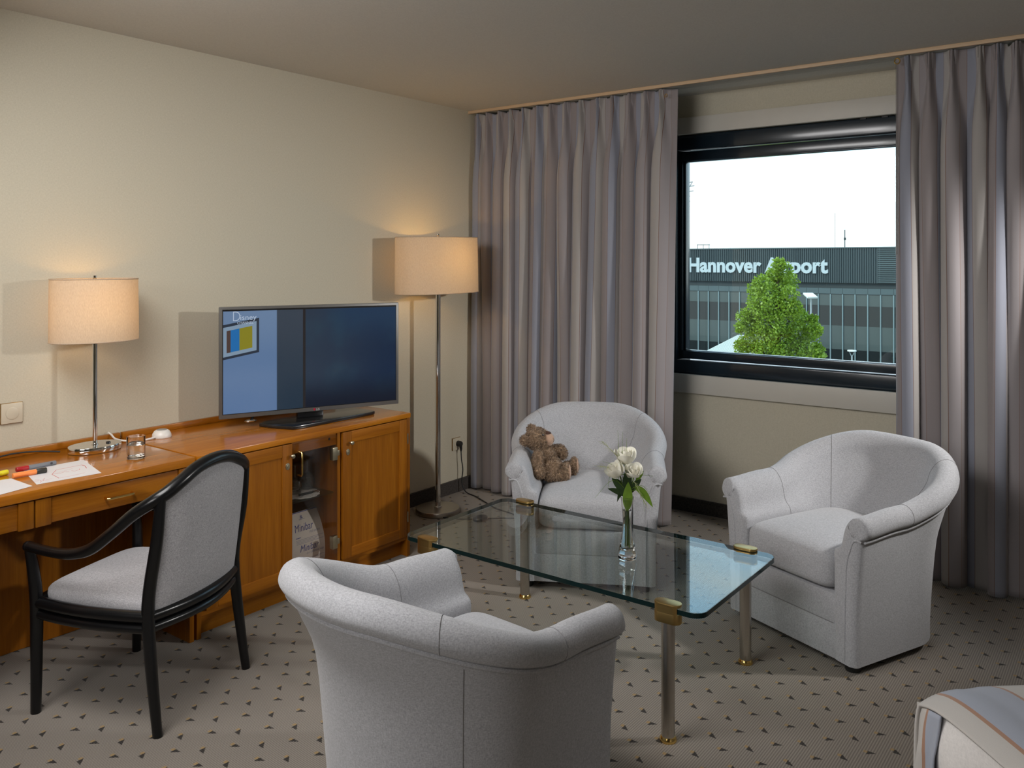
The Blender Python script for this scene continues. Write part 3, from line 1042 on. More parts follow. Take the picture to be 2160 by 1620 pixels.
    cu = superell(ci + 0.004, 0.290, 0.084, 0.42, 0.22, 56, 28, (0, -0.075, 0.352))
    for v in cu.verts:
        if v.co.z > 0.37:
            r = max(0.0, 1 - (v.co.x / ci) ** 2) * max(0.0, 1 - ((v.co.y + 0.075) / 0.290) ** 2)
            v.co.z += 0.022 * r
        if v.co.z < 0.31: v.co.z = max(v.co.z, 0.272)
    part('seat_cushion', cu, MT['fabric'], ch, 60)
    part('front_rail', box(-ci - 0.035, ci + 0.035, YF - 0.010, 0.15, 0.166, 0.275, 0.004), MT['fabric'], ch)
    part('base_skirt', box(-ci - 0.035, ci + 0.035, YF - 0.013, 0.15, 0.036, 0.165, 0.004), MT['fabric'], ch)
    part('seam', box(-ci, ci, YF - 0.0112, YF - 0.008, 0.1635, 0.1675), MT['fabric_seam'], ch)
    bs = bmesh.new()
    vv = [bs.verts.new((p.x * 0.985, p.y * 0.985, 0.037)) for p in plan]
    bs.faces.new(vv)
    part('dust_cover', bs, MT['black_matt'], ch, 0)
    foot = None
    for fx, fy in ((-0.27, -0.30), (0.27, -0.30), (-0.19, 0.13), (0.19, 0.13)):
        b3 = lathe([(0.026, 0.0), (0.028, 0.006), (0.028, 0.038)], 20, c=(fx, fy, 0))
        part('foot', b3, MT['black_matt'], ch, 40)
    return ch


arm_b = armchair('grey tub armchair with a teddy bear, in front of the left curtain', (1.3934, 3.5988, 0), 0.5185)
arm_r = armchair('empty grey tub armchair under the window, right of the glass table', (2.6279, 3.6445, 0), -0.4081)
arm_f = armchair('grey tub armchair seen from behind, nearest to the camera', (2.1055, 1.6966, 0), PI - 0.093)

# ------------------------------------------------------------------ glass coffee table
TX0, TX1, TY0, TY1, TZ = 1.262, 2.537, 2.418, 3.086, 0.430
tab = root('coffee_table', 'rectangular glass coffee table on four steel and brass legs', 'table', ((TX0 + TX1) / 2, (TY0 + TY1) / 2, 0))
poly = rrect(TX0, TX1, TY0, TY1, 0.045, 8)
bm = prism(poly, TZ - 0.019, TZ, 0.0015, 1)
top = part('glass_top', bm, [MT['table_glass'], MT['table_edge']], tab, 0, world=True, label='clear glass sheet with dark green edge')
for p in top.data.polygons:
    if abs(p.normal.z) < 0.5: p.material_index = 1


def capsule(cx, cy, hl, r, n=10):
    return [(cx + hl + r * math.cos(a), cy + r * math.sin(a)) for a in [-PI / 2 + PI * k / n for k in range(n + 1)]] + [(cx - hl + r * math.cos(a), cy + r * math.sin(a)) for a in [PI / 2 + PI * k / n for k in range(n + 1)]]


for lx, ly, sgn in ((1.385, 2.432, -1), (2.417, 2.432, -1), (1.385, 3.076, 1), (2.417, 3.076, 1)):
    lg = part('leg', lathe([(0.0215, 0.0), (0.0215, TZ - 0.045)], 28, c=(lx, ly, 0)), MT['steel'], tab, world=True, label='brushed steel tube leg')
    part('foot_ring', lathe([(0.0265, 0.0), (0.0275, 0.004), (0.0262, 0.010), (0.0225, 0.016)], 28, c=(lx, ly, 0)), MT['brass'], lg, world=True)
    cy = ly
    cl_ = part('clamp', prism(capsule(lx, cy, 0.022, 0.0235), TZ + 0.0005, TZ + 0.010, 0.003, 2), MT['brass_satin'], lg, world=True, label='oval brass clamp cap')
    part('clamp_foot', prism(capsule(lx, cy + 0.0, 0.022, 0.0235), TZ - 0.052, TZ - 0.0195, 0.002, 2), MT['brass_satin'], lg, world=True)
    y_out = TY0 - 0.001 if sgn < 0 else TY1 + 0.001
    lo, hi = (ly - 0.0235, y_out) if sgn < 0 else (y_out, ly + 0.0235)
    out = [(x, y) for x, y in capsule(lx, cy, 0.022, 0.0235, 16) if (y < TY0 - 0.001 if sgn < 0 else y > TY1 + 0.001)]
    part('clamp_back', prism(out, TZ - 0.020, TZ + 0.004), MT['brass_satin'], lg, world=True)

# ------------------------------------------------------------------ desk chair
dc = root('desk_armchair', 'black framed desk chair with grey seat and back', 'chair', (0.7935, 1.607, 0), math.radians(110))
# arch of the back, sweeping down into the arms
half = [(0.0, -0.284, 0.838), (0.085, -0.281, 0.828), (0.155, -0.274, 0.800), (0.205, -0.258, 0.772), (0.238, -0.228, 0.748), (0.258, -0.170, 0.708), (0.266, -0.090, 0.642), (0.268, -0.010, 0.585), (0.268, 0.070, 0.562), (0.262, 0.160, 0.558), (0.252, 0.262, 0.563)]
arch = [(-x, y, z) for x, y, z in half[::-1]][:-1] + half
rad = [0.0165, 0.0165, 0.018, 0.0195, 0.0195, 0.020, 0.021, 0.022, 0.022, 0.022, 0.022]
rr = rad[:-1] + [0.022] + rad[::-1][1:]
fr = part('arm_and_back_rail', tube(arch, rr[:len(arch)], 14, sub=6), MT['black'], dc, label='one bent black rail forming arms and back')
for sx in (-1, 1):
    part('rail_end', ball((sx * 0.252, 0.262, 0.563), (0.0175, 0.0175, 0.0175), 14), MT['black'], fr)
    # rear leg with back post, front leg
    part('rear_leg', tube([(sx * 0.237, -0.247, 0.0), (sx * 0.233, -0.222, 0.18), (sx * 0.228, -0.203, 0.36), (sx * 0.226, -0.206, 0.46), (sx * 0.228, -0.236, 0.62), (sx * 0.226, -0.250, 0.765)], [0.0155, 0.0185, 0.0205, 0.0205, 0.0195, 0.017], 14, sub=5), MT['black'], dc)
    part('front_leg', tube([(sx * 0.236, 0.246, 0.0), (sx * 0.236, 0.243, 0.2), (sx * 0.238, 0.243, 0.40), (sx * 0.250, 0.258, 0.563)], [0.0165, 0.019, 0.0205, 0.016], 14, sub=5), MT['black'], dc)


def apron(a, b, bow):
    a, b = Vector(a), Vector(b)
    mid = (a + b) / 2
    n = Vector((mid.x, mid.y, 0)).normalized()
    return [a.lerp(b, k / 12) + n * (bow * math.sin(PI * k / 12)) for k in range(13)]


for a, b, bow in (((-0.234, 0.24, 0), (-0.228, -0.20, 0), 0.022), ((0.228, -0.20, 0), (0.234, 0.24, 0), 0.022), ((-0.228, -0.20, 0), (0.228, -0.20, 0), 0.050), ((0.234, 0.24, 0), (-0.234, 0.24, 0), 0.02)):
    pts = apron(a, b, bow)
    r1 = part('seat_rail', tube([p + Vector((0, 0, 0.372)) for p in pts], 0.0195, 12), MT['black'], dc)
    part('lower_bead', tube([p + Vector((0, 0, 0.334)) for p in pts], 0.0165, 12), MT['black'], r1)
pad = superell(0.228, 0.245, 0.040, 0.55, 0.32, 48, 20, (0, 0.010, 0.392))
for v in pad.verts:
    if v.co.z > 0.395:
        v.co.z += 0.016 * max(0, 1 - (v.co.x / 0.23) ** 2) * max(0, 1 - (v.co.y / 0.25) ** 2)
part('seat_pad', pad, MT['chair_fabric'], dc, 60)
# back pad: curved panel between posts and arch
bp = bmesh.new()
NU, NV = 18, 18
grid = {}
arcp = catmull([Vector(p) for p in arch], 6)


def arch_z(x):
    best = min((p for p in arcp if p.y < -0.2), key=lambda p: abs(p.x - x))
    return best.z, best.y


for side, off in ((0, 0.013), (1, -0.013)):
    for i in range(NU + 1):
        x = -0.214 + 0.428 * i / NU
        zt_, yt = arch_z(x)
        zt_ -= 0.010
        for j in range(NV + 1):
            t = j / NV
            z = 0.385 + (zt_ - 0.385) * t
            edge = min(1, min(i, NU - i) / 3.0, min(j, NV - j) / 3.0 + 0.2)
            y = -0.204 + (yt + 0.204) * t ** 1.2 - 0.040 * (1 - (x / 0.23) ** 2) * (1 - t) ** 1.0 - 0.006 * math.sin(PI * t)
            grid[(side, i, j)] = bp.verts.new((x, y + off * (0.25 + 0.75 * edge), z))
for i in range(NU):
    for j in range(NV):
        bp.faces.new([grid[(0, a, b)] for a, b in ((i, j), (i + 1, j), (i + 1, j + 1), (i, j + 1))])
        bp.faces.new([grid[(1, a, b)] for a, b in ((i, j), (i, j + 1), (i + 1, j + 1), (i + 1, j))])
for i in range(NU):
    bp.faces.new([grid[q] for q in ((0, i, 0), (1, i, 0), (1, i + 1, 0), (0, i + 1, 0))])
    bp.faces.new([grid[q] for q in ((0, i, NV), (0, i + 1, NV), (1, i + 1, NV), (1, i, NV))])
for j in range(NV):
    bp.faces.new([grid[q] for q in ((0, 0, j), (0, 0, j + 1), (1, 0, j + 1), (1, 0, j))])
    bp.faces.new([grid[q] for q in ((0, NU, j), (1, NU, j), (1, NU, j + 1), (0, NU, j + 1))])
part('back_pad', bp, MT['chair_fabric'], dc, 60)

# ------------------------------------------------------------------ lamps


def lampshade(name, rt, c, z0, z1, a, b, tilt=0.0, loc_z=0):
    """oval drum; a along the wall (y), b across (x)"""
    prof_o = [(1.0, z0), (1.0, z1)]
    bm = bmesh.new()
    seg = 72
    lathe([(1.0, z0), (0.995, z0 + (z1 - z0) * 0.5), (0.985, z1)], seg, bm, (0, 0, 0), b, a, closed=False)
    if tilt:
        bm.transform(Matrix.Translation((0, 0, z0)) @ Matrix.Rotation(tilt, 4, 'X') @ Matrix.Translation((0, 0, -z0)))
    sh = part(name, bm, MT['shade'], rt, 60)
    for z, k in ((z0 + 0.001, 1.0), (z1 - 0.001, 0.985)):
        t = tube([(b * k * math.cos(2 * PI * q / seg), a * k * math.sin(2 * PI * q / seg), z) for q in range(seg + 1)], 0.0022, 6)
        if tilt:
            t.transform(Matrix.Translation((0, 0, z0)) @ Matrix.Rotation(tilt, 4, 'X') @ Matrix.Translation((0, 0, -z0)))
        part('rim', t, MT['shade'], sh)
    return sh


def bulb(rt, z, watts, col=(1.0, 0.62, 0.26)):
    b = lathe([(0.0, 0.055), (0.012, 0.053), (0.022, 0.043), (0.027, 0.028), (0.024, 0.010), (0.014, -0.012), (0.012, -0.03)], 18, c=(0, 0, z))
    part('bulb', b, glow('bulb_glow', (1.0, 0.72, 0.38), 6.0), rt)
    part('socket', lathe([(0.016, -0.075), (0.016, -0.03), (0.013, -0.028)], 16, c=(0, 0, z)), MT['white_plastic'], rt)
    l = light('lamp_bulb_light', 'POINT', (0, 0, z + 0.10), watts, col, shadow_soft_size=0.025)
    l.parent = rt
    return l


fl = root('floor_lamp', 'tall chrome floor lamp with glowing oval shade beside the cabinet', 'lamp', (0.206, 3.799, 0))
part('base', lathe([(0.128, 0.0), (0.133, 0.003), (0.133, 0.026), (0.130, 0.030), (0.0, 0.030)], 64), MT['nickel'], fl, 40)
part('pole', lathe([(0.0165, 0.030), (0.0165, 1.64), (0.006, 1.645), (0.006, 1.668)], 24), MT['chrome'], fl, 40)
part('collar', lathe([(0.022, 0.030), (0.022, 0.036), (0.0165, 0.040)], 24), MT['chrome'], fl, 40)
shf = lampshade('shade', fl, None, 1.327, 1.661, 0.315, 0.185, math.radians(0.7))
part('finial', lathe([(0.006, 1.655), (0.009, 1.664), (0.009, 1.680), (0.006, 1.683), (0, 1.683)], 16), MT['chrome'], fl, 40)
part('spider', tube([(-0.18, 0, 1.652), (0.18, 0, 1.652)], 0.002, 6), MT['chrome'], fl)
bulb(fl, 1.44, 7.0, (1.0, 0.56, 0.16))
# its cord, foot switch and plug
sw = Vector((0.525, 3.81, 0))
cord = [(0.30, 3.72, 0.006), (0.40, 3.76, 0.005), (0.475, 3.80, 0.007)]
cd = part('power_cord', tube([Vector(p) for p in cord], 0.0038, 8, sub=6), MT['black_matt'], fl, world=True)
part('foot_switch', superell(0.034, 0.052, 0.014, 0.6, 0.9, 28, 12, (0.515, 3.825, 0.014)), MT['black_plastic'], fl, 60, world=True)
cord2 = [(0.54, 3.865, 0.008), (0.60, 3.93, 0.005), (0.66, 3.985, 0.005), (0.60, 4.03, 0.005), (0.45, 4.06, 0.005), (0.30, 4.13, 0.005), (0.18, 4.19, 0.004), (0.075, 4.215, 0.012), (0.042, 4.215, 0.07), (0.046, 4.220, 0.15), (0.040, 4.214, 0.22), (0.036, 4.213, 0.285)]
part('power_cord', tube([Vector(p) for p in cord2], 0.0036, 8, sub=6), MT['black_matt'], fl, world=True)
pg = lathe([(0.019, 0), (0.019, 0.020), (0.015, 0.030), (0.0, 0.034)], 20)
pg.transform(Matrix.Translation((0.014, 4.208, 0.320)) @ Matrix.Rotation(PI / 2, 4, 'Y'))
part('plug', pg, MT['black_matt'], fl, world=True)
part('plug_neck', tube([(0.034, 4.210, 0.315), (0.037, 4.213, 0.285), (0.0365, 4.2132, 0.270)], [0.012, 0.008, 0.005], 12), MT['black_matt'], fl, world=True)

dl = root('table_lamp', 'chrome table lamp with glowing oval shade on the desk', 'lamp', (0.158, 1.744, DT))
zz = DT
part('base', lathe([(0.99, 0.0015), (1.0, 0.004), (1.0, 0.022), (0.985, 0.0248), (0, 0.0248)], 72, None, (0, 0, 0), 0.080, 0.105), MT['chrome'], dl, 30)
part('felt_pad', lathe([(0.98, 0.0002), (0.98, 0.0016)], 48, None, (0, 0, 0), 0.080, 0.105), MT['black_matt'], dl, 30)
part('pole', lathe([(0.0095, 0.0248), (0.0095, 0.700), (0.004, 0.702), (0.004, 0.715)], 24), MT['chrome'], dl, 40)
part('collar', lathe([(0.013, 0.0248), (0.013, 0.029), (0.0095, 0.031)], 20), MT['chrome'], dl, 40)
part('switch_button', lathe([(0.009, 0.0248), (0.009, 0.029), (0.006, 0.031), (0, 0.031)], 16, c=(0.012, 0.050, 0)), MT['black_plastic'], dl, 40)
lampshade('shade', dl, None, 1.190 - zz, 1.446 - zz, 0.177, 0.128, 0)
part('finial', lathe([(0.004, 0.704), (0.0075, 0.708), (0.0075, 0.722), (0, 0.724)], 16), MT['chrome'], dl, 40)
part('spider', tube([(0, -0.172, 0.702), (0, 0.172, 0.702)], 0.002, 6), MT['chrome'], dl)
bulb(dl, 0.53, 1.15, (1.0, 0.54, 0.15))
part('power_cord', tube([Vector(p) for p in [(0.125, 1.62, DT + 0.012), (0.075, 1.555, DT + 0.018), (0.050, 1.47, DT + 0.020), (0.045, 1.38, DT + 0.010), (0.060, 1.28, DT + 0.005), (0.070, 1.15, DT + 0.004), (0.04, 1.02, DT + 0.03), (0.012, 0.98, 0.80)]], 0.0032, 8, sub=6), MT['black_matt'], dl, world=True)

# ------------------------------------------------------------------ television
tv = root('television', 'flat grey edged television on the cabinet showing a blue scene', 'television', (0.362, 2.715, DT), math.radians(66.9))
TW, TH0, TH1 = 0.890, 0.046, 0.568
part('bezel_frame', (lambda b: b)(box(-TW / 2, TW / 2, -0.012, 0.004, TH0, TH1, 0.004)), MT['bezel'], tv)
part('back_shell', box(-TW / 2 + 0.004, TW / 2 - 0.004, 0.004, 0.030, TH0 + 0.004, TH1 - 0.002, 0.008), MT['black_plastic'], tv)
part('back_housing', box(-0.30, 0.30, 0.030, 0.062, TH0 + 0.04, 0.42, 0.02), MT['black_plastic'], tv)
part('inner_border', box(-TW / 2 + 0.014, TW / 2 - 0.014, -0.0128, -0.0115, TH0 + 0.020, TH1 - 0.013), MT['black_plastic'], tv, 0)
scr = part('screen', box(-0.4275, 0.4275, -0.0136, -0.0125, TH0 + 0.023, TH0 + 0.023 + 0.478), MT['screen'], tv, 0, label='lit screen with a blue picture')


def tv_text(s, size, x, z, y, mat, parent, name, offset=0.0, xs=1.0, shear=0.0):
    b = text_mesh(s, size, 0.0, offset, xs, shear)
    b.transform(Matrix.Translation((x, y, z)) @ Matrix.Rotation(PI / 2, 4, 'X'))
    return part(name, b, mat, parent, 0)


logo_m = glow('channel_logo_white', (0.55, 0.65, 0.80), 0.75)
tv_text('D', 0.068, -0.388, 0.500, -0.0142, logo_m, scr, 'channel_logo', -0.0012, 0.8)
tv_text('isney', 0.036, -0.352, 0.505, -0.0142, logo_m, scr, 'channel_logo', 0, 1.05)
tv_text('CHANNEL', 0.017, -0.365, 0.486, -0.0142, logo_m, scr, 'channel_logo', 0, 0.95)
tv_text('LG', 0.014, 0.012, TH0 + 0.004, -0.0128, plain('logo_silver', (0.6, 0.6, 0.6), 0.3, 0.5), tv, 'maker_logo', 0.0003)
ld = lathe([(0.0055, 0), (0.0055, 0.0006)], 20)
ld.transform(Matrix.Translation((0.003, -0.0120, TH0 + 0.0095)) @ Matrix.Rotation(PI / 2, 4, 'X'))
part('maker_badge', ld, plain('logo_red', (0.45, 0.01, 0.04), 0.3), tv)
ps = lathe([(0.022, 0.0), (0.023, 0.003), (0.018, 0.008)], 20, None, (-0.30, -0.004, TH0 - 0.022), 1.25, 0.6)
pb = part('sensor_button', ps, MT['chrome'], tv)
part('sensor_stem', tube([(-0.296, 0.004, TH0 - 0.016), (-0.285, 0.006, TH0 + 0.003)], 0.006, 8), MT['black_plastic'], tv)
# swivel stand, set square to the cabinet
rot = Matrix.Rotation(math.radians(90 - 66.9), 4, 'Z')
st = bmesh.new()
pl = [(-0.285, 0.055), (-0.268, -0.035), (-0.225, -0.130), (-0.18, -0.140), (0.255, -0.112), (0.285, -0.100), (0.292, -0.080), (0.270, 0.085), (0.24, 0.098), (-0.24, 0.085)]
st = prism(pl, 0.0005, 0.017, 0.004, 2)
st.transform(Matrix.Translation((0.02, 0.01, 0)) @ Matrix.Rotation(math.radians(19), 4, 'Z'))
part('stand', st, MT['black_plastic'], tv, 30, label='glossy black angular stand')
part('stand_neck', box(-0.075, 0.055, 0.004, 0.040, 0.016, 0.10, 0.008), MT['black_plastic'], tv)

# ------------------------------------------------------------------ bed (only its corner is in view)
# it stands askew: local x runs along its foot edge, local y along its length
BK = Vector((3.222, 2.106, 0.0))
BR = math.radians(-47.8)
bed = root('bed', 'corner of a bed with white linen at lower right', 'bed', tuple(BK), BR)
part('box_base', box(0.035, 0.97, 0.04, 1.98, 0.02, 0.30, 0.02), MT['linen'], bed, label='upholstered base')
part('mattress', box(0.02, 0.985, 0.02, 2.0, 0.30, 0.510, 0.045, 4), MT['linen'], bed, 60, label='white mattress')


def bed_grid(fn, nu, nv, name, mat, rt, thick=0.006, label=None):
    me = bpy.data.meshes.new(name)
    vs, uvs = [], []
    for i in range(nu + 1):
        for j in range(nv + 1):
            p, q = fn(i / nu, j / nv)
            vs.append(Vector(p))
            uvs.append(q)
    fc = [(i * (nv + 1) + j, (i + 1) * (nv + 1) + j, (i + 1) * (nv + 1) + j + 1, i * (nv + 1) + j + 1) for i in range(nu) for j in range(nv)]
    me.from_pydata(vs, [], fc)
    ul = me.uv_layers.new(name='uv')
    for lp in me.loops: ul.data[lp.index].uv = uvs[lp.vertex_index]
    o = link_mesh(name, me, mat, rt, 70, label)
    s = o.modifiers.new('thick', 'SOLIDIFY'); s.thickness = thick; s.offset = 0
    return o


def linen_foot(u, v):
    # white duvet hanging over the foot, softly creased
    x = 0.055 + 0.93 * u
    t = v
    z = 0.528 - 0.49 * t
    crease = 0.010 * math.sin(17 * x + 5 * t) * math.sin(PI * min(1, t * 1.6)) + 0.006 * math.sin(41 * x - 9 * t) * t
    crease += 0.020 * math.exp(-((x - 0.10 - 0.12 * t) / 0.05) ** 2) * math.sin(PI * min(1, t * 2.2))
    return (x, 0.012 - 0.010 * math.sin(PI * min(1, t * 3) / 2) - crease, z), (x, z)


bed_grid(linen_foot, 60, 30, 'hanging_duvet', MT['linen'], bed, 0.004, 'creased white linen at the foot')

cover = root('bedspread', 'striped blue and grey bedspread over the bed corner at lower right', 'bedspread', tuple(BK), BR)


def spread_top(u, v):
    s_ = -0.46 + 1.46 * u        # across, negative part hangs down the side
    y = 2.0 * v ** 1.6
    zt_ = 0.562 - 0.030 * math.exp(-y / 0.030)
    zt_ -= 0.028 * math.exp(-max(0.0, s_) / 0.055)
    zt_ += 0.003 * math.sin(11 * y + 4 * s_) + 0.004 * math.exp(-((y - 0.105 - 0.02 * s_) / 0.012) ** 2) * -1
    if s_ >= 0:
        x = s_ + 0.004
        z = zt_
    else:
        k = -s_
        x = 0.004 - 0.020 * (1 - math.exp(-k / 0.03)) - 0.02 * k + 0.006 * math.sin(14 * y) * k
        z = zt_ - max(0.0, k - 0.006)
    yy = y - 0.012 * math.exp(-y / 0.02)
    return (x, yy, z), (y, s_)


bed_grid(spread_top, 90, 60, 'spread', MT['bedspread'], cover, 0.006)


def spread_corner(u, v):
    # the overhang turned round the corner onto the foot
    x = -0.018 + 0.098 * u
    z = 0.500 + 0.022 * u - 0.46 * v
    y = -0.009 - 0.010 * min(1, v * 5) + 0.006 * math.sin(7 * v + 9 * u) * min(1, v * 5) + 0.012 * (1 - u) ** 3
    x -= 0.016 * v + 0.004 * math.sin(23 * v) * (1 - u)
    return (x, y, z), (0.26 * 0.635 + 0.055 - 0.105 * u, v)


bed_grid(spread_corner, 16, 40, 'corner_flap', MT['bedspread'], cover, 0.005)
bmh = tube([Vector((-0.018 - 0.016 * v - 0.004 * math.sin(23 * v), -0.002 + 0.006 * math.sin(7 * v), 0.500 - 0.46 * v)) for v in [k / 40 for k in range(41)]], 0.0035, 6)
part('hem_piping', bmh, MT['bedspread'], cover)

# ------------------------------------------------------------------ wall sockets


def wall_socket(label, y, z, plate=0.080):
    s = root('wall_socket', label, 'socket', (0.0, y, z))
    part('edge_frame', box(0.0005, 0.006, -plate / 2 - 0.002, plate / 2 + 0.002, -plate / 2 - 0.002, plate / 2 + 0.002, 0.002), MT['socket_gap'], s)
    part('plate', box(0.004, 0.011, -plate / 2, plate / 2, -plate / 2, plate / 2, 0.003), MT['socket'], s)
    l = lathe([(0.024, 0.0), (0.024, 0.002), (0.020, 0.003), (0.0, 0.003)], 32)
    l.transform(Matrix.Translation((0.011, 0, 0)) @ Matrix.Rotation(PI / 2, 4, 'Y'))
    part('insert', l, MT['socket'], s)
    return s


wall_socket('square cream wall switch plate above the desk at left edge', 1.487, 0.911)
wall_socket('cream wall socket with a black plug, behind the floor lamp', 4.203, 0.317, 0.078)

# ------------------------------------------------------------------ things on the desk
Z = DT


def sheet(name, label, cat, corners, curl=None):
    bm = bmesh.new()
    n = 8
    c = [Vector((x, y, 0)) for x, y in corners]
    g = {}
    for i in range(n + 1):
        for j in range(n + 1):
            u, v = i / n, j / n
            p = (c[0].lerp(c[1], u)).lerp(c[3].lerp(c[2], u), v)
            p.z = Z + 0.0008 + (curl(u, v) if curl else 0)
            for k in (0, 1):
                g[(i, j, k)] = bm.verts.new(p + Vector((0, 0, 0.0005 * k)))
    for i in range(n):
        for j in range(n):
            bm.faces.new([g[(i, j, 1)], g[(i + 1, j, 1)], g[(i + 1, j + 1, 1)], g[(i, j + 1, 1)]])
            bm.faces.new([g[(i, j, 0)], g[(i, j + 1, 0)], g[(i + 1, j + 1, 0)], g[(i + 1, j, 0)]])
    for i in range(n):
        for a, b in (((i, 0), (i + 1, 0)), ((i, n), (i + 1, n)), ((0, i), (0, i + 1)), ((n, i), (n, i + 1))):
            bm.faces.new([g[a + (0,)], g[b + (0,)], g[b + (1,)], g[a + (1,)]])
    rt = root(name, label, cat, (c[0].x, c[0].y, Z))
    part('paper', bm, MT['paper'], rt, 30, world=True)
    return rt


P1 = [(0.289, 1.633), (0.551, 1.571), (0.534, 1.352), (0.390, 1.389)]
dr = sheet('drawing_sheet', 'white sheet with a red child drawing of a house on the desk', 'paper', [(0.292, 1.632), (0.553, 1.570), (0.531, 1.352), (0.288, 1.412)])
red = plain('red_ink', (0.55, 0.03, 0.02), 0.6)


def pen_line(pts, w, rt):
    """pts given in pixels of the sheet converted beforehand to x,y"""
    bm = tube([(x, y, Z + 0.0016) for x, y in pts], w, 6)
    for v in bm.verts: v.co.z = Z + 0.0014 + (v.co.z - Z - 0.0016) * 0.15
    part('red_line', bm, red, rt, 0, world=True)


# house
pen_line([(0.505, 1.440), (0.430, 1.450), (0.375, 1.490), (0.372, 1.585), (0.388, 1.590)], 0.0011, dr)
pen_line([(0.372, 1.585), (0.400, 1.585), (0.438, 1.572)], 0.0011, dr)
pen_line([(0.505, 1.440), (0.508, 1.490), (0.500, 1.535)], 0.0007, dr)
pen_line([(0.425, 1.462), (0.440, 1.472), (0.428, 1.495), (0.445, 1.505)], 0.0009, dr)
pen_line([(0.430, 1.520), (0.447, 1.522), (0.440, 1.545), (0.425, 1.552)], 0.0009, dr)
pen_line([(0.430, 1.455), (0.400, 1.540)], 0.0004, dr)
# sun
for a in range(6):
    ca, sa = math.cos(a * PI / 3 + 0.4), math.sin(a * PI / 3 + 0.4)
    pen_line([(0.490 + 0.012 * ca, 1.390 + 0.012 * sa), (0.490 + 0.032 * ca, 1.390 + 0.032 * sa)], 0.0007, dr)
pen_line([(0.484, 1.386), (0.492, 1.383), (0.497, 1.390), (0.490, 1.396), (0.484, 1.391)], 0.0011, dr)
sheet('blank_sheet', 'blank white sheet cut by the left picture edge on the desk', 'paper', [(0.350, 1.20), (0.372, 1.335), (0.540, 1.335), (0.605 - 0.02, 1.16)])


def pen(name, label, a, b, r, body_m, cap_m, cap_frac, cap_at_start, flat=1.0):
    a, b = Vector(a), Vector(b)
    d = b - a
    rt = root(name, label, 'pen', tuple(a), 0, 'felt pens lying on the desk')
    o = a
    loc = lambda t: d * t
    if cap_at_start:
        cap = (0.0, cap_frac); body = (cap_frac, 1.0)
    else:
        cap = (1 - cap_frac, 1.0); body = (0.0, 1 - cap_frac)
    bd = part('barrel', tube([loc(body[0]), loc(body[0] + 0.02), loc(body[1] - 0.02), loc(body[1])], [r * 0.94, r, r, r * 0.86], 16), body_m, rt, 40)
    cp = part('cap', tube([loc(cap[0]), loc(cap[0] + 0.02), loc(cap[1] - 0.02), loc(cap[1])], [r * 0.95, r * 1.08, r * 1.08, r * 1.0], 16), cap_m, rt, 40)
    return rt, d


rp, dd = pen('red_capped_marker', 'grey felt marker with a red cap, behind the orange pen', (0.292, 1.385, Z + 0.0105), (0.288, 1.528, Z + 0.0095), 0.0085, plain('marker_grey', (0.19, 0.20, 0.22), 0.4), plain('marker_red', (0.40, 0.012, 0.018), 0.35), 0.30, True)
part('clip_mark', tube([(0.0085, 0.122, 0.002), (0.0092, 0.122, 0.002)], 0.0045, 12), plain('marker_dark', (0.04, 0.04, 0.05), 0.4), rp)
pen('orange_highlighter', 'orange highlighter with a dark cap lying across the sheets', (0.378, 1.338, Z + 0.0105), (0.385, 1.450, Z + 0.0115), 0.0095, plain('highlighter_orange', (0.95, 0.28, 0.07), 0.4), plain('highlighter_cap', (0.03, 0.028, 0.022), 0.4), 0.30, False)
pen('yellow_highlighter', 'yellow highlighter cut by the left picture edge', (0.318, 1.245, Z + 0.010), (0.300, 1.352, Z + 0.010), 0.009, plain('highlighter_yellow', (0.80, 0.72, 0.02), 0.4), plain('highlighter_yellow_end', (0.75, 0.66, 0.02), 0.4), 0.25, False)

# tumbler of water
tg = root('water_glass', 'clear tumbler of water on the desk beside the lamp', 'glass', (0.428, 1.772, Z))
part('tumbler', lathe([(0.0, 0.0005), (0.030, 0.0005), (0.0335, 0.004), (0.0350, 0.088), (0.0342, 0.0885), (0.0333, 0.087), (0.0318, 0.010), (0.028, 0.0075), (0.0, 0.0075)], 40, closed=False), MT['glass'], tg, 40)
part('water', lathe([(0.0, 0.0078), (0.027, 0.0078), (0.0316, 0.011), (0.0328, 0.055), (0.0, 0.055)], 40, closed=False), MT['water'], tg, 40)

# white puck with its cable
pk = root('white_dome_dock', 'small white dome dock with cable on the cabinet', 'dock', (0.136, 2.053, Z))
part('dome', lathe([(0.040, 0.0005), (0.0415, 0.004), (0.039, 0.016), (0.032, 0.028), (0.024, 0.033), (0.0, 0.033)], 40), MT['white_plastic'], pk, 40)
part('top_disc', lathe([(0.021, 0.033), (0.021, 0.0345), (0.0, 0.0345)], 28), plain('dock_grey', (0.30, 0.29, 0.28), 0.4), pk, 40)
part('cable', tube([(0.150, 2.012, Z + 0.007), (0.150, 1.96, Z + 0.004), (0.118, 1.91, Z + 0.004), (0.060, 1.885, Z + 0.010), (0.030, 1.880, Z + 0.026), (0.012, 1.876, Z + 0.034)], 0.0042, 10, sub=6), MT['white_plastic'], pk, world=True)

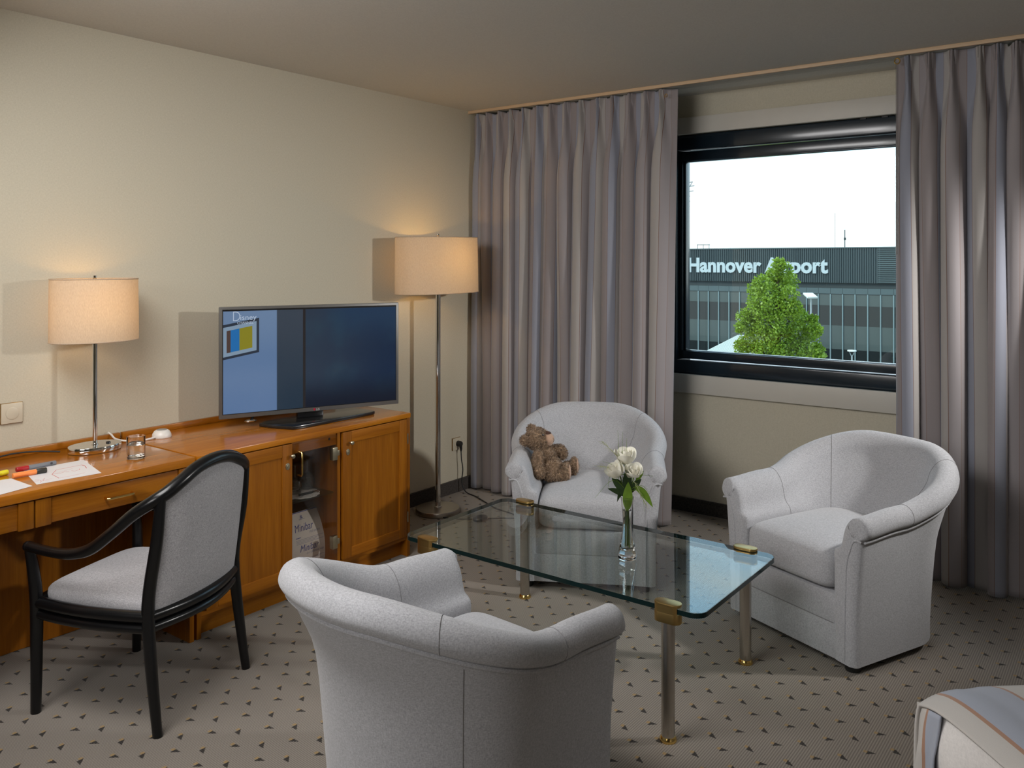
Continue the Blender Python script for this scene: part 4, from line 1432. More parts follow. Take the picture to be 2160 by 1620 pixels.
# ------------------------------------------------------------------ inside the minibar
def wine_glass(label, x, y, k=1.0):
    """standing upside down on its rim"""
    g = root('wine_glass', label, 'glass', (x, y, 0.4335))
    pr = [(0.0285, 0.0), (0.033, 0.020), (0.0345, 0.040), (0.030, 0.060), (0.018, 0.074), (0.006, 0.082), (0.0045, 0.092), (0.004, 0.125), (0.008, 0.138), (0.033, 0.143), (0.033, 0.145), (0.0, 0.146)]
    inn = [(0.0275, 0.0), (0.032, 0.020), (0.0335, 0.040), (0.029, 0.059), (0.017, 0.072), (0.0, 0.077)]
    bm = lathe([(r * k, z * k) for r, z in inn[::-1] + pr], 32, closed=False)
    part('bowl_and_stem', bm, MT['thin_glass'], g, 50)
    return g


dl_y = 2.515
doily = root('doily', 'white lace paper doily on the minibar shelf', 'doily', (0.445, 2.548, 0.431))
pts = []
for k in range(96):
    a = 2 * PI * k / 96
    r = 0.112 + 0.006 * abs(math.sin(8 * a))
    pts.append((r * math.cos(a), r * math.sin(a) * 0.85))
bm = prism(pts, 0.0003, 0.0014)
gm = G('lace_paper')
vo = gm.n('TexVoronoi', feature='DISTANCE_TO_EDGE'); vo.inputs['Scale'].default_value = 90
gm.put(vo, 'Vector', gm.coords())
tr_ = gm.n('BsdfTransparent')
df = gm.bsdf((0.66, 0.66, 0.67), 0.8)
mx = gm.n('MixShader')
gm.put(mx, 0, gm.math('LESS_THAN', vo.outputs['Distance'], 0.20))
gm.put(mx, 1, tr_); gm.put(mx, 2, df)
part('lace', bm, gm.done(mx), doily, 0)
wine_glass('upturned wine glass on the doily, fully in view behind the glass door', 0.425, 2.628)
wine_glass('upturned wine glass behind the brass door handle', 0.450, 2.535, 0.95)
bo = root('bottle_opener', 'small steel bottle opener lying on the doily', 'opener', (0.505, 2.56, 0.4326))
part('handle', tube([(0.0, -0.045, 0.006), (0.006, 0.0, 0.006), (0.010, 0.022, 0.006)], [0.0055, 0.006, 0.005], 10), MT['black_plastic'], bo)
part('head', box(0.002, 0.022, 0.020, 0.052, 0.001, 0.009, 0.002), MT['chrome'], bo)

card = root('minibar_card', 'white standing minibar price card with blue writing', 'card', (0.455, 2.56, 0.1045))
# curved leaflet standing and leaning back; w along y, h up
CWd, CHt = 0.205, 0.232


def card_pt(s, t, out=0.0):
    """s 0..1 across, t 0..1 up"""
    bow = 0.020 * math.sin(PI * min(1, max(0, t)))
    n_tilt = 0.045
    return Vector((0.045 + bow - n_tilt * t - 0.018 * (t ** 2) + out, -0.085 + CWd * s - 0.006 * math.sin(PI * t) * 0, 0.001 + CHt * t))


bm = bmesh.new()
NS, NT = 2, 14
g = {}
for i in range(NS + 1):
    for j in range(NT + 1):
        for k in (0, 1):
            g[(i, j, k)] = bm.verts.new(card_pt(i / NS, j / NT, -0.0006 * (1 - k)))
for i in range(NS):
    for j in range(NT):
        bm.faces.new([g[(i, j, 1)], g[(i + 1, j, 1)], g[(i + 1, j + 1, 1)], g[(i, j + 1, 1)]])
        bm.faces.new([g[(i, j, 0)], g[(i, j + 1, 0)], g[(i + 1, j + 1, 0)], g[(i + 1, j, 0)]])
for j in range(NT):
    for i in (0, NS):
        bm.faces.new([g[(i, j, 0)], g[(i, j, 1)], g[(i, j + 1, 1)], g[(i, j + 1, 0)]])
part('card_sheet', bm, MT['paper'], card, 60)
ink = plain('blue_ink', (0.03, 0.05, 0.30), 0.6)
ink2 = plain('grey_blue_ink', (0.22, 0.25, 0.42), 0.6)


def card_text(s, size, s0, t0, mat, name, xs=1.0, shear=0.0, offset=0.0, align='LEFT'):
    b = text_mesh(s, size, 0.0, offset, xs, shear, align)
    bmesh.ops.triangulate(b, faces=b.faces)
    for v in b.verts:
        v.co = card_pt(s0 + v.co.x / CWd, t0 + v.co.y / CHt, 0.0006)
    part(name, b, mat, card, 0)


card_text('Minibar', 0.044, 0.17, 0.660, ink, 'lettering', 0.80, 0.35)
card_text('mal anders', 0.017, 0.56, 0.590, ink2, 'lettering', 0.85, 0.35)
card_text('Minibar', 0.044, 0.23, 0.275, ink, 'lettering', 0.80, 0.35)
card_text('in a different way', 0.017, 0.42, 0.205, ink2, 'lettering', 0.85, 0.35)


def card_bar(s0, s1, t0, th, mat):
    b = bmesh.new()
    q = [card_pt(s0, t0, 0.0006), card_pt(s1, t0, 0.0006), card_pt(s1, t0 + th, 0.0006), card_pt(s0, t0 + th, 0.0006)]
    b.faces.new([b.verts.new(p) for p in q])
    part('print_line', b, mat, card, 0)


card_bar(0.0, 1.0, 0.985, 0.012, ink)
for t0, n in ((0.545, 1), (0.505, 4), (0.155, 1), (0.115, 4)):
    for k in range(n):
        card_bar(0.16, (0.30 if n == 1 else (0.93 - 0.10 * ((k * 7) % 3))), t0 - 0.024 * k, 0.012 if n == 1 else 0.006, ink if n == 1 else ink2)
# small crest
for dx in (-0.018, 0.0, 0.018):
    card_bar(0.46 + dx * 1.0 - 0.006, 0.46 + dx + 0.006, 0.895, 0.035, ink)
card_bar(0.425, 0.495, 0.88, 0.012, ink)
card_bar(0.38, 0.54, 0.86, 0.007, ink2)

# ------------------------------------------------------------------ teddy bear
fwv = Vector((-math.sin(math.radians(37)), math.cos(math.radians(37)), 0))
rtv = Vector((math.cos(math.radians(37)), math.sin(math.radians(37)), 0))
bear = root('teddy_bear', 'curly brown teddy bear sitting in the left armchair', 'teddy bear', (1.290, 3.430, 0.447), math.radians(37))
# local: x to the bear's facing side, y away from the camera, z up
SB = [((-0.020, 0.010, 0.062), (0.058, 0.056, 0.066)), ((-0.032, 0.010, 0.115), (0.048, 0.048, 0.055)), ((0.006, 0.005, 0.052), (0.050, 0.054, 0.050)),
      ((-0.045, 0.010, 0.150), (0.036, 0.036, 0.034)),
      ((-0.072, 0.008, 0.196), (0.058, 0.058, 0.054)), ((-0.050, 0.006, 0.190), (0.050, 0.050, 0.046)),
      ((-0.132, -0.020, 0.194), (0.025, 0.022, 0.026)), ((-0.098, 0.055, 0.232), (0.024, 0.018, 0.026)),
      # near arm
      ((-0.066, -0.045, 0.120), (0.028, 0.028, 0.032)), ((-0.074, -0.055, 0.085), (0.029, 0.028, 0.034)), ((-0.066, -0.060, 0.050), (0.032, 0.030, 0.032)),
      # far arm
      ((0.010, 0.050, 0.132), (0.032, 0.026, 0.025)), ((0.042, 0.060, 0.132), (0.028, 0.026, 0.024)), ((0.056, 0.060, 0.112), (0.024, 0.025, 0.030)),
      # near leg
      ((0.000, -0.030, 0.030), (0.045, 0.034, 0.030)), ((0.036, -0.034, 0.030), (0.040, 0.032, 0.030)), ((0.068, -0.034, 0.042), (0.020, 0.034, 0.042)),
      # far leg
      ((0.040, 0.045, 0.034), (0.050, 0.034, 0.032)), ((0.085, 0.050, 0.040), (0.034, 0.032, 0.034)), ((0.114, 0.050, 0.052), (0.018, 0.034, 0.044))]
bm = bmesh.new()
for c, r in SB:
    ball(c, r, 20, bm)
me = bpy.data.meshes.new('bear_tmp')
bm.to_mesh(me)
bm.free()
tmp = bpy.data.objects.new('bear_tmp', me)
COL.objects.link(tmp)
md = tmp.modifiers.new('r', 'REMESH'); md.mode = 'VOXEL'; md.voxel_size = 0.0045
ms = tmp.modifiers.new('s', 'SMOOTH'); ms.factor = 0.5; ms.iterations = 4
dg = bpy.context.evaluated_depsgraph_get(); dg.update()
bme = bpy.data.meshes.new_from_object(tmp.evaluated_get(dg))
bpy.data.objects.remove(tmp)
gf = G('bear_fur')
nz = gf.noise(gf.coords(), 90, 4, 0.65)
nz2 = gf.noise(gf.coords(), 25, 2)
fc_ = gf.ramp(nz, [(0.32, (0.085, 0.048, 0.023)), (0.52, (0.27, 0.170, 0.098)), (0.70, (0.60, 0.44, 0.30))])
fc_ = gf.mix(0.25, fc_, gf.ramp(nz2, [(0.3, (0.11, 0.065, 0.034)), (0.7, (0.40, 0.27, 0.165))]))
MT['fur'] = gf.done(gf.bsdf(fc_, 0.95, 0, gf.bump(nz, 0.9, 0.006), Sheen_Weight=0.3))
bb = link_mesh('body', bme, MT['fur'], bear, 80)
# short curls of plush
rnd = random.Random(5)
tris = []
bme.calc_loop_triangles()
areas = [t.area for t in bme.loop_triangles]
cum = []
acc = 0
for a in areas:
    acc += a; cum.append(acc)
import bisect
fv, ff = [], []
for q in range(15000):
    t = bme.loop_triangles[min(len(cum) - 1, bisect.bisect(cum, rnd.random() * acc))]
    a, b, c = [bme.vertices[i].co for i in t.vertices]
    u, v = rnd.random(), rnd.random()
    if u + v > 1: u, v = 1 - u, 1 - v
    p = a + (b - a) * u + (c - a) * v
    n = Vector(t.normal)
    d = (n + Vector((rnd.gauss(0, 0.55), rnd.gauss(0, 0.55), rnd.gauss(0, 0.55) - 0.25))).normalized()
    s = n.cross(d + Vector((0.01, 0.02, 0.03))).normalized() * rnd.uniform(0.0009, 0.0018)
    L_ = rnd.uniform(0.006, 0.013)
    k = len(fv)
    m = p + d * L_ * 0.55
    e = p + d * L_ + Vector((rnd.gauss(0, 0.0025), rnd.gauss(0, 0.0025), -0.002))
    fv += [p - s, p + s, m + s * 0.7, m - s * 0.7, e]
    ff += [(k, k + 1, k + 2, k + 3), (k + 3, k + 2, k + 4)]
fm = bpy.data.meshes.new('fur')
fm.from_pydata(fv, [], ff)
link_mesh('plush_fur', fm, MT['fur'], bear, 0, kind='stuff')
plush = fabric('bear_pale_plush', (0.44, 0.28, 0.19), 300, 0.12, 0.3, 0.4)
part('muzzle', ball((-0.019, -0.006, 0.196), (0.032, 0.034, 0.034), 20), plush, bear, 80, label='pale pinkish muzzle')
part('nose', ball((-0.020, -0.014, 0.2285), (0.017, 0.016, 0.008), 16), plain('nose_brown', (0.06, 0.022, 0.012), 0.6), bear, 80)
part('mouth_stitch', tube([(0.004, -0.026, 0.206), (0.011, -0.020, 0.196), (0.0075, -0.024, 0.188)], 0.0012, 6), plain('stitch', (0.05, 0.03, 0.02), 0.7), bear)
for c in ((-0.045, -0.048, 0.226), (-0.045, 0.058, 0.228)):
    part('eye', ball(c, 0.0055, 12), MT['black_plastic'], bear, 80)
part('foot_pad', ball((0.0835, -0.036, 0.043), (0.009, 0.029, 0.036), 20), plush, bear, 80, label='pale sole')
part('foot_pad', ball((0.1275, 0.048, 0.053), (0.009, 0.029, 0.037), 20), plush, bear, 80, label='pale sole')

# ------------------------------------------------------------------ vase with roses
VX, VY, VZ = 2.113, 2.712, TZ
vase = root('bud_vase', 'slim clear glass bud vase on the coffee table', 'vase', (VX, VY, VZ))
out = [(0.0, 0.0005), (0.027, 0.0005), (0.0325, 0.004), (0.0338, 0.012), (0.0315, 0.028), (0.0255, 0.058), (0.0195, 0.092), (0.0165, 0.120), (0.0157, 0.135), (0.0165, 0.155), (0.0190, 0.185), (0.0220, 0.212), (0.0240, 0.228)]
inn = [(0.0222, 0.228), (0.0202, 0.212), (0.0172, 0.185), (0.0148, 0.155), (0.0140, 0.135), (0.0148, 0.120), (0.0178, 0.092), (0.0235, 0.060), (0.0260, 0.044), (0.0200, 0.034), (0.0, 0.032)]
part('vase_glass', lathe(out + inn, 40, closed=False), MT['glass'], vase, 60)
part('water', lathe([(0.0, 0.0325), (0.0195, 0.0345), (0.0257, 0.044), (0.0232, 0.060), (0.0175, 0.092), (0.0146, 0.120), (0.0138, 0.135), (0.0146, 0.155), (0.0168, 0.180), (0.0, 0.180)], 32, closed=False), MT['water'], vase, 60)

gp = G('rose_petal')
pv = gp.noise(gp.coords(), 30, 2)
pc = gp.ramp(pv, [(0.3, (0.88, 0.85, 0.74)), (0.7, (0.94, 0.93, 0.87))])
pd = gp.n('BsdfDiffuse'); gp.put(pd, 'Color', pc)
pt = gp.n('BsdfTranslucent'); gp.put(pt, 'Color', pc)
pm = gp.n('MixShader'); pm.inputs[0].default_value = 0.25
gp.put(pm, 1, pd); gp.put(pm, 2, pt)
MT['petal'] = gp.done(pm)


def leaf_mat(name, c):
    g = G(name)
    v = g.noise(g.coords(), 60, 2)
    col = g.mix(v, tuple(x * 0.75 for x in c), tuple(x * 1.2 for x in c))
    d = g.bsdf(col, 0.4)
    t = g.n('BsdfTranslucent'); g.put(t, 'Color', col)
    m = g.n('MixShader'); m.inputs[0].default_value = 0.25
    g.put(m, 1, d); g.put(m, 2, t)
    return g.done(m)


MT['leaf_dark'] = leaf_mat('dark_rose_leaf', (0.035, 0.065, 0.022))
MT['leaf'] = leaf_mat('fresh_leaf', (0.17, 0.30, 0.03))
MT['stem'] = leaf_mat('green_stem', (0.10, 0.17, 0.03))


def petal(R, H, ang, span, open_, curl):
    bm = bmesh.new()
    nu, nv = 10, 8
    g = {}
    for i in range(nu + 1):
        a = ang + span * (i / nu - 0.5)
        for j in range(nv + 1):
            t = j / nv
            e = 1 - 0.35 * abs(2 * i / nu - 1) ** 3
            z = H * t * e
            r = R * (0.25 + 0.85 * math.sin(min(1, t * 1.15) * PI / 2) ** 0.8) * (1 + open_ * t) + curl * max(0, t - 0.75) * 4 * R * 0.25
            g[(i, j)] = bm.verts.new((r * math.cos(a), r * math.sin(a), z - H * 0.15))
    for i in range(nu):
        for j in range(nv):
            bm.faces.new([g[q] for q in ((i, j), (i + 1, j), (i + 1, j + 1), (i, j + 1))])
    return bm


def leaf_bm(base, tip, w, droop=0.0, fold=0.2):
    base, tip = Vector(base), Vector(tip)
    d = tip - base
    # blade turned towards the room, a little twisted
    side = d.cross(Vector((math.sin(math.radians(37)) * -1, math.cos(math.radians(37)), 0.45)))
    side = side.normalized() if side.length > 1e-5 else Vector((1, 0, 0))
    nrm = side.cross(d).normalized()
    bm = bmesh.new()
    n = 10
    rows = []
    for i in range(n + 1):
        t = i / n
        ww = w * math.sin(PI * min(1, t * 0.97 + 0.02)) ** 0.8 * (1.15 - 0.4 * t)
        p = base + d * t + Vector((0, 0, droop * math.sin(PI * t)))
        rows.append([bm.verts.new(p + side * (ww * k) + nrm * (fold * ww * abs(k))) for k in (-1, -0.5, 0, 0.5, 1)])
    for a, b in zip(rows[:-1], rows[1:]):
        for k in range(4):
            bm.faces.new((a[k], a[k + 1], b[k + 1], b[k]))
    return bm


def W(dx, dz, dy=0.0):
    """offset: dx across the view, dy away, dz up from the vase foot"""
    return Vector((VX, VY, VZ)) + rtv * dx + fwv * dy + Vector((0, 0, dz))


def rose(label, head, foot, R, H, lean, openness, leaves, seed):
    rt = root('white_rose', label, 'flower', tuple(W(*foot)), 0, 'white roses in the bud vase')
    o = Vector(rt.location)
    h = W(*head)
    f = W(*foot)
    neck = Vector((VX, VY, VZ + 0.225)) + (h - Vector((VX, VY, h.z))) * 0.12
    part('stem', tube([f - o, (f - o).lerp(neck - o, 0.6), neck - o, h - o - Vector(lean).normalized() * H * 0.2], 0.0021, 8, sub=5), MT['stem'], rt)
    q = Vector((0, 0, 1)).rotation_difference(Vector(lean).normalized()).to_matrix().to_4x4()
    M_ = Matrix.Translation(h - o) @ q
    rn = random.Random(seed)
    n = 13
    for k in range(n):
        t = k / (n - 1)
        b = petal(R * (0.16 + 0.84 * t), H * (1.02 - 0.10 * t + rn.uniform(-0.03, 0.03)), k * 2.4 + rn.uniform(-.2, .2), 2.4 - 0.5 * t, openness * t, openness * (0.6 + t) + 0.05)
        b.transform(M_)
        part('petal', b, MT['petal'], rt, 80)
    for k in range(5):
        a = 2 * PI * k / 5
        b = leaf_bm((0, 0, -H * 0.13), (R * 0.85 * math.cos(a), R * 0.85 * math.sin(a), H * 0.02 - H * 0.1), 0.004)
        b.transform(M_)
        part('sepal', b, MT['leaf'], rt, 80)
    for lb, lt_, w, dr_, mt in leaves:
        part('leaf', leaf_bm(W(*lb) - o, W(*lt_) - o, w, dr_), MT[mt], rt, 80)
    return rt


K = 0.00173


def Q(px_, py_, dy=0.0):
    return ((px_ - 1322) * K, (1177 - py_) * K, dy)


rose('topmost white rose, pointed and slightly greenish, in the bud vase', Q(1320, 974, 0.012), (0.004, 0.050), 0.029, 0.058, (0.12, -0.25, 1), 0.25,
     [(Q(1322, 1040), Q(1326, 975), 0.0155, 0.0, 'leaf'), (Q(1325, 1045), Q(1318, 985, -0.02), 0.018, 0.0, 'leaf_dark')], 1)
rose('left rounded white rose in the bud vase', Q(1303, 996, -0.010), (-0.005, 0.045), 0.0320, 0.050, (-0.30, -0.55, 0.8), 0.05,
     [(Q(1318, 1045), Q(1281, 1028), 0.0125, 0.004, 'leaf_dark'), (Q(1318, 1040), Q(1290, 1006), 0.017, 0.006, 'leaf_dark'), (Q(1318, 1040), Q(1301, 1056), 0.0125, 0.022, 'leaf_dark'), (Q(1320, 1050), Q(1316, 1004, -0.015), 0.014, 0.0, 'leaf_dark')], 2)
rose('right rounded white rose in the bud vase', Q(1336, 998, -0.008), (0.006, 0.042), 0.0280, 0.048, (0.28, -0.55, 0.8), 0.08,
     [(Q(1338, 1022), Q(1376, 1067), 0.0145, 0.010, 'leaf'), (Q(1326, 1040), Q(1352, 1008), 0.015, 0.004, 'leaf_dark'), (Q(1340, 1015), Q(1357, 990), 0.009, 0.0, 'leaf')], 3)
# green wrap leaf inside the neck and grasses
wl_ = root('foliage_sprig', 'broad bright green leaf tucked into the vase neck', 'leaf', tuple(W(0, 0.09)))
o_ = Vector(wl_.location)
part('leaf', leaf_bm(W(0.000, 0.178, -0.008) - o_, W(0.002, 0.285, -0.014) - o_, 0.0190, 0.0, 0.15), MT['leaf'], wl_, 80)
part('stem', tube([W(0.0, 0.05) - o_, W(0.0, 0.185, -0.006) - o_], 0.002, 8), MT['stem'], wl_)
gr = root('ornamental_grass', 'thin green grass stalks with feathery ears among the roses', 'grass', tuple(W(0, 0.05)))
o_ = Vector(gr.location)
for tip, mid in ((Q(1302, 905), Q(1308, 985)), (Q(1312, 907), Q(1313, 985)), (Q(1321, 922), Q(1320, 985)), (Q(1252, 1045, -0.02), Q(1290, 1008, -0.02)), (Q(1270, 970), Q(1298, 985)), (Q(1378, 1003, 0.01), Q(1348, 1003)), (Q(1281, 1025, -0.01), Q(1288, 1000, -0.01)),
                 (Q(1358, 1075, -0.01), Q(1350, 1035, -0.01)), (Q(1370, 1040), Q(1352, 1022))):
    part('stalk', tube([W(0.002, 0.06) - o_, W(0.0, 0.23) - o_, W(*mid) - o_, W(*tip) - o_], [0.0010, 0.0010, 0.0008, 0.0004], 6, sub=6), MT['leaf'], gr)
rn = random.Random(9)
ear_m = leaf_mat('pale_grass_ear', (0.42, 0.46, 0.20))
for a, b, cnt in ((Q(1303, 960), Q(1268, 928), 16), (Q(1298, 985), Q(1262, 980), 18), (Q(1335, 1010, -0.01), Q(1360, 1060, -0.01), 24)):
    bm = bmesh.new()
    A, B = W(*a) - o_, W(*b) - o_
    tube([A, B], 0.0007, 6, bm)
    for k in range(cnt):
        p = A.lerp(B, k / cnt)
        d = (B - A).normalized() * 0.018 + rtv * rn.uniform(-0.014, 0.014) + Vector((0, 0, rn.uniform(-0.012, 0.012)))
        tube([p, p + d], [0.0006, 0.0002], 4, bm)
    part('ear', bm, ear_m, gr, 0)

# ------------------------------------------------------------------ outside: airport building, tree, lamps
FY = 50.0
GZ = -7.2
setp(part('apron_ground', box(-90, 70, 8, 120, GZ - 0.5, GZ), plain('asphalt', (0.045, 0.045, 0.045), 0.9, 0, 0.2, 2.0), None, 0), 'grey asphalt forecourt far below the window', 'ground', None, 'structure')
bl = root('airport_terminal', 'long grey airport terminal with ribbed top band seen through the window', 'building', (-14, FY, GZ))
m_band = plain('ribbed_grey_cladding', (0.060, 0.080, 0.082), 0.55, 0.2, 0.06, 0.5)
m_dark = plain('perforated_dark_strip', (0.035, 0.045, 0.045), 0.7, 0, 0.1, 3)
m_panel = plain('grey_panel', (0.085, 0.115, 0.115), 0.5, 0.1, 0.08, 0.6)
m_mull = plain('pale_mullion', (0.22, 0.29, 0.29), 0.4, 0.3, 0.05, 1)
m_spand = plain('green_grey_spandrel', (0.058, 0.078, 0.072), 0.25, 0.0, 0.2, 0.7, Coat_Weight=0.3)
m_gl = plain('dark_facade_glass', (0.012, 0.016, 0.016), 0.06, 0.0, 0.3, 0.4)
BX0, BX1 = -36.0, 14.0
part('core_wall', box(BX0, BX1, FY + 0.25, FY + 18, GZ, 2.2), m_dark, bl, 0, world=True)
bm = box(BX0, BX1, FY + 0.02, FY + 0.30, 0.245, 2.245)
x = BX0
while x < -8.25:
    box(x, x + 0.062, FY - 0.030, FY + 0.03, 0.255, 2.235, bm=bm)
    x += 0.124
x = -7.40
while x < BX1:
    box(x, x + 0.062, FY - 0.030, FY + 0.03, 0.255, 2.235, bm=bm)
    x += 0.124
part('ribbed_band', bm, m_band, bl, 0, world=True, label='vertically ribbed grey cladding')
part('coping', box(BX0, BX1, FY - 0.06, FY + 0.4, 2.235, 2.30), m_panel, bl, 0, world=True)
lv = part('louvre', box(-8.42, -7.40, FY - 0.02, FY + 0.06, 0.255, 2.235), m_dark, bl, 0, world=True)
z = 0.30
while z < 2.2:
    part('blade', box(-8.40, -7.42, FY - 0.05, FY - 0.005, z, z + 0.055), m_panel, lv, 0, world=True)
    z += 0.115
part('recess_strip', box(BX0, BX1, FY + 0.12, FY + 0.30, -0.06, 0.25), m_dark, bl, 0, world=True)
PITCH = 0.683
X0p = -10.987
k0 = int(math.floor((-30.0 - X0p) / PITCH)); k1 = int(math.ceil((3.0 - X0p) / PITCH))
base_meshes = {}


def rep(name, bm_fn, mat, x):
    if name not in base_meshes:
        me = bpy.data.meshes.new(name)
        b = bm_fn()
        b.to_mesh(me); b.free()
        me.materials.append(mat)
        base_meshes[name] = me
    o = bpy.data.objects.new(name.split('#')[0], base_meshes[name])
    COL.objects.link(o)
    o.parent = bl
    o.location = Vector((x, FY, 0)) - Vector(bl.location)
    return o


for k in range(k0, k1):
    x = X0p + k * PITCH
    rep('mullion', lambda: box(-0.030, 0.030, -0.05, 0.06, GZ, -0.40, 0), m_mull, x)
    rep('fascia_panel', lambda: box(0.006, PITCH - 0.006, -0.03, 0.05, -0.385, -0.06, 0), m_panel, x)
    rep('spandrel#1', lambda: box(0.02, PITCH - 0.02, 0.02, 0.08, -1.06, -0.40, 0), m_spand, x)
    rep('window_pane#1', lambda: box(0.02, PITCH - 0.02, 0.03, 0.08, -2.21, -1.06, 0), m_gl, x)
    rep('spandrel#2', lambda: box(0.02, PITCH - 0.02, 0.02, 0.08, -3.57, -2.21, 0), m_spand, x)
    rep('window_pane#2', lambda: box(0.02, PITCH - 0.02, 0.03, 0.08, -4.72, -3.57, 0), m_gl, x)
    rep('spandrel#3', lambda: box(0.02, PITCH - 0.02, 0.02, 0.08, GZ, -4.72, 0), m_spand, x)
# roof railing and masts
rg = part('roof_railing', tube([(-19.75, FY + 1, 2.55), (-18.85, FY + 1, 2.55)], 0.02, 6), m_panel, bl, 0, world=True)
for xx in (-19.70, -19.3, -18.9):
    part('post', tube([(xx, FY + 1, 2.25), (xx, FY + 1, 2.58)], 0.018, 6), m_panel, rg, 0, world=True)
for nm, lb, xx, zt_, r in (('roof_antenna', 'thin roof antenna with small clamp above the airport building', -10.36, 3.32, 0.030), ('roof_antenna', 'tallest hair-thin roof rod above the airport building', -10.90, 4.30, 0.012)):
    an = root(nm, lb, 'antenna', (xx, FY + 0.6, 2.3))
    part('rod', tube([(0, 0, -0.06), (0, 0, zt_ - 2.3)], r, 8), m_panel, an)
    if r > 0.02:
        part('clamp', box(-0.05, 0.06, -0.04, 0.04, 0.42, 0.56), m_dark, an)
def pix(x_, y_, d):
    """world point seen at pixel x_, y_ at view depth d"""
    return Vector((3.63, 0, 1.52)) + fwv * d + rtv * ((x_ - 1080) / 1778 * d) + Vector((0, 0, (550 - y_) / 1778 * d))


lp_ = pix(1447, 550, 58)
la = root('lattice_mast', 'dark lattice antenna mast at the left edge of the sky', 'mast', (lp_.x, lp_.y, 2.2))
part('column', tube([(0, 0, 0), (0, 0, 5.0)], 0.05, 8), m_dark, la)
for k, (dx, zz_) in enumerate(((0.50, 4.72), (0.62, 4.45), (0.55, 4.10), (0.30, 3.75), (0.30, 3.4), (0.28, 3.05))):
    part('cross_arm', tube([(-0.2, 0, zz_ - 0.06), (dx, 0, zz_)], 0.022, 6), m_dark, la)
part('brace', tube([(0.0, 0, 4.0), (0.48, 0, 4.72)], 0.02, 6), m_dark, la)

# sign letters, one by one
sg = root('sign_lettering', 'pale Hannover Airport lettering mounted on the ribbed band', 'sign', (-19.85, FY - 0.05, 0.826))
tb = text_mesh('Hannover Airport', 1.28, 0.05, 0.045, 1.0)
bxs = [v.co.x for v in tb.verts]
kx = 8.74 / (max(bxs) - min(bxs))
hz_ = [v.co.y for v in tb.verts]
x_min = min(bxs)
tb.transform(Matrix.Diagonal((kx, 0.90 / 0.93, 1, 1)) @ Matrix.Translation((-x_min, 0, 0)))
# split into islands, then group islands that overlap in x
seen, islands = set(), []
for f in tb.faces:
    if f.index in seen: continue
    stack, isl = [f], []
    seen.add(f.index)
    while stack:
        q = stack.pop(); isl.append(q)
        for e in q.edges:
            for o in e.link_faces:
                if o.index not in seen:
                    seen.add(o.index); stack.append(o)
    xs_ = [v.co.x for q in isl for v in q.verts]
    islands.append([min(xs_), max(xs_), isl])
islands.sort(key=lambda t: t[0])
groups = []
for a, b, isl in islands:
    if groups and a < groups[-1][1] - 0.04 and (b - a < 0.35 or groups[-1][1] - groups[-1][0] < 0.35) and min(b, groups[-1][1]) - a > 0.5 * min(b - a, groups[-1][1] - groups[-1][0]):
        groups[-1][1] = max(b, groups[-1][1]); groups[-1][2] += isl
    else:
        groups.append([a, b, list(isl)])
m_sign = plain('pale_sign_letters', (0.50, 0.57, 0.57), 0.5, 0, 0.03, 1)
for a, b, isl in groups:
    idx, vs, fs = {}, [], []
    for q in isl:
        row = []
        for v in q.verts:
            if v.index not in idx:
                idx[v.index] = len(vs); vs.append((v.co.x, -v.co.z, v.co.y))
            row.append(idx[v.index])
        fs.append(row)
    me = bpy.data.meshes.new('letter')
    me.from_pydata(vs, [], fs)
    link_mesh('letter', me, m_sign, sg, 0)
tb.free()

# street lamps in front of the terminal
m_pole = plain('galvanised_pole', (0.40, 0.44, 0.43), 0.4, 0.5, 0.05, 4)
m_head = plain('lamp_head_white', (0.75, 0.74, 0.66), 0.4, 0, 0.03, 5)


def pix(x_, y_, d):
    """world point seen at pixel x_, y_ at view depth d"""
    return Vector((3.63, 0, 1.52)) + fwv * d + rtv * ((x_ - 1080) / 1778 * d) + Vector((0, 0, (550 - y_) / 1778 * d))


p = pix(1709, 624, 34)
s1 = root('street_lamp', 'street lamp with flat pale head beside the tree top', 'street lamp', (p.x, p.y, GZ))
hz1 = p.z - GZ
part('pole', tube([(0.03, 0, 0), (0.03, 0, hz1)], [0.06, 0.035], 10), m_pole, s1)
hd = box(-0.20, 0.20, -0.30, 0.30, -0.03, 0.05, 0.02)
hd.transform(Matrix.Translation((0, 0, hz1)) @ Matrix.Rotation(math.radians(37), 4, 'Z') @ Matrix.Rotation(math.radians(14), 4, 'X'))
part('head', hd, m_head, s1)
p = pix(1797, 741, 38)
s2 = root('street_lamp', 'small disc topped street lamp low in front of the terminal', 'street lamp', (p.x, p.y, GZ))
hz2 = p.z - GZ
part('pole', tube([(0, 0, 0), (0, 0, hz2 - 0.25)], 0.04, 10), m_pole, s2)
part('head', lathe([(0.12, -0.02), (0.20, 0.0), (0.19, 0.05), (0.0, 0.07)], 24, c=(0, 0, hz2)), m_head, s2)
part('bracket', tube([(-0.12, 0, hz2 - 0.01), (-0.05, 0, hz2 - 0.16), (0, 0, hz2 - 0.26)], 0.02, 8), m_pole, s2)
part('bracket', tube([(0.12, 0, hz2 - 0.01), (0.05, 0, hz2 - 0.16), (0, 0, hz2 - 0.26)], 0.02, 8), m_pole, s2)

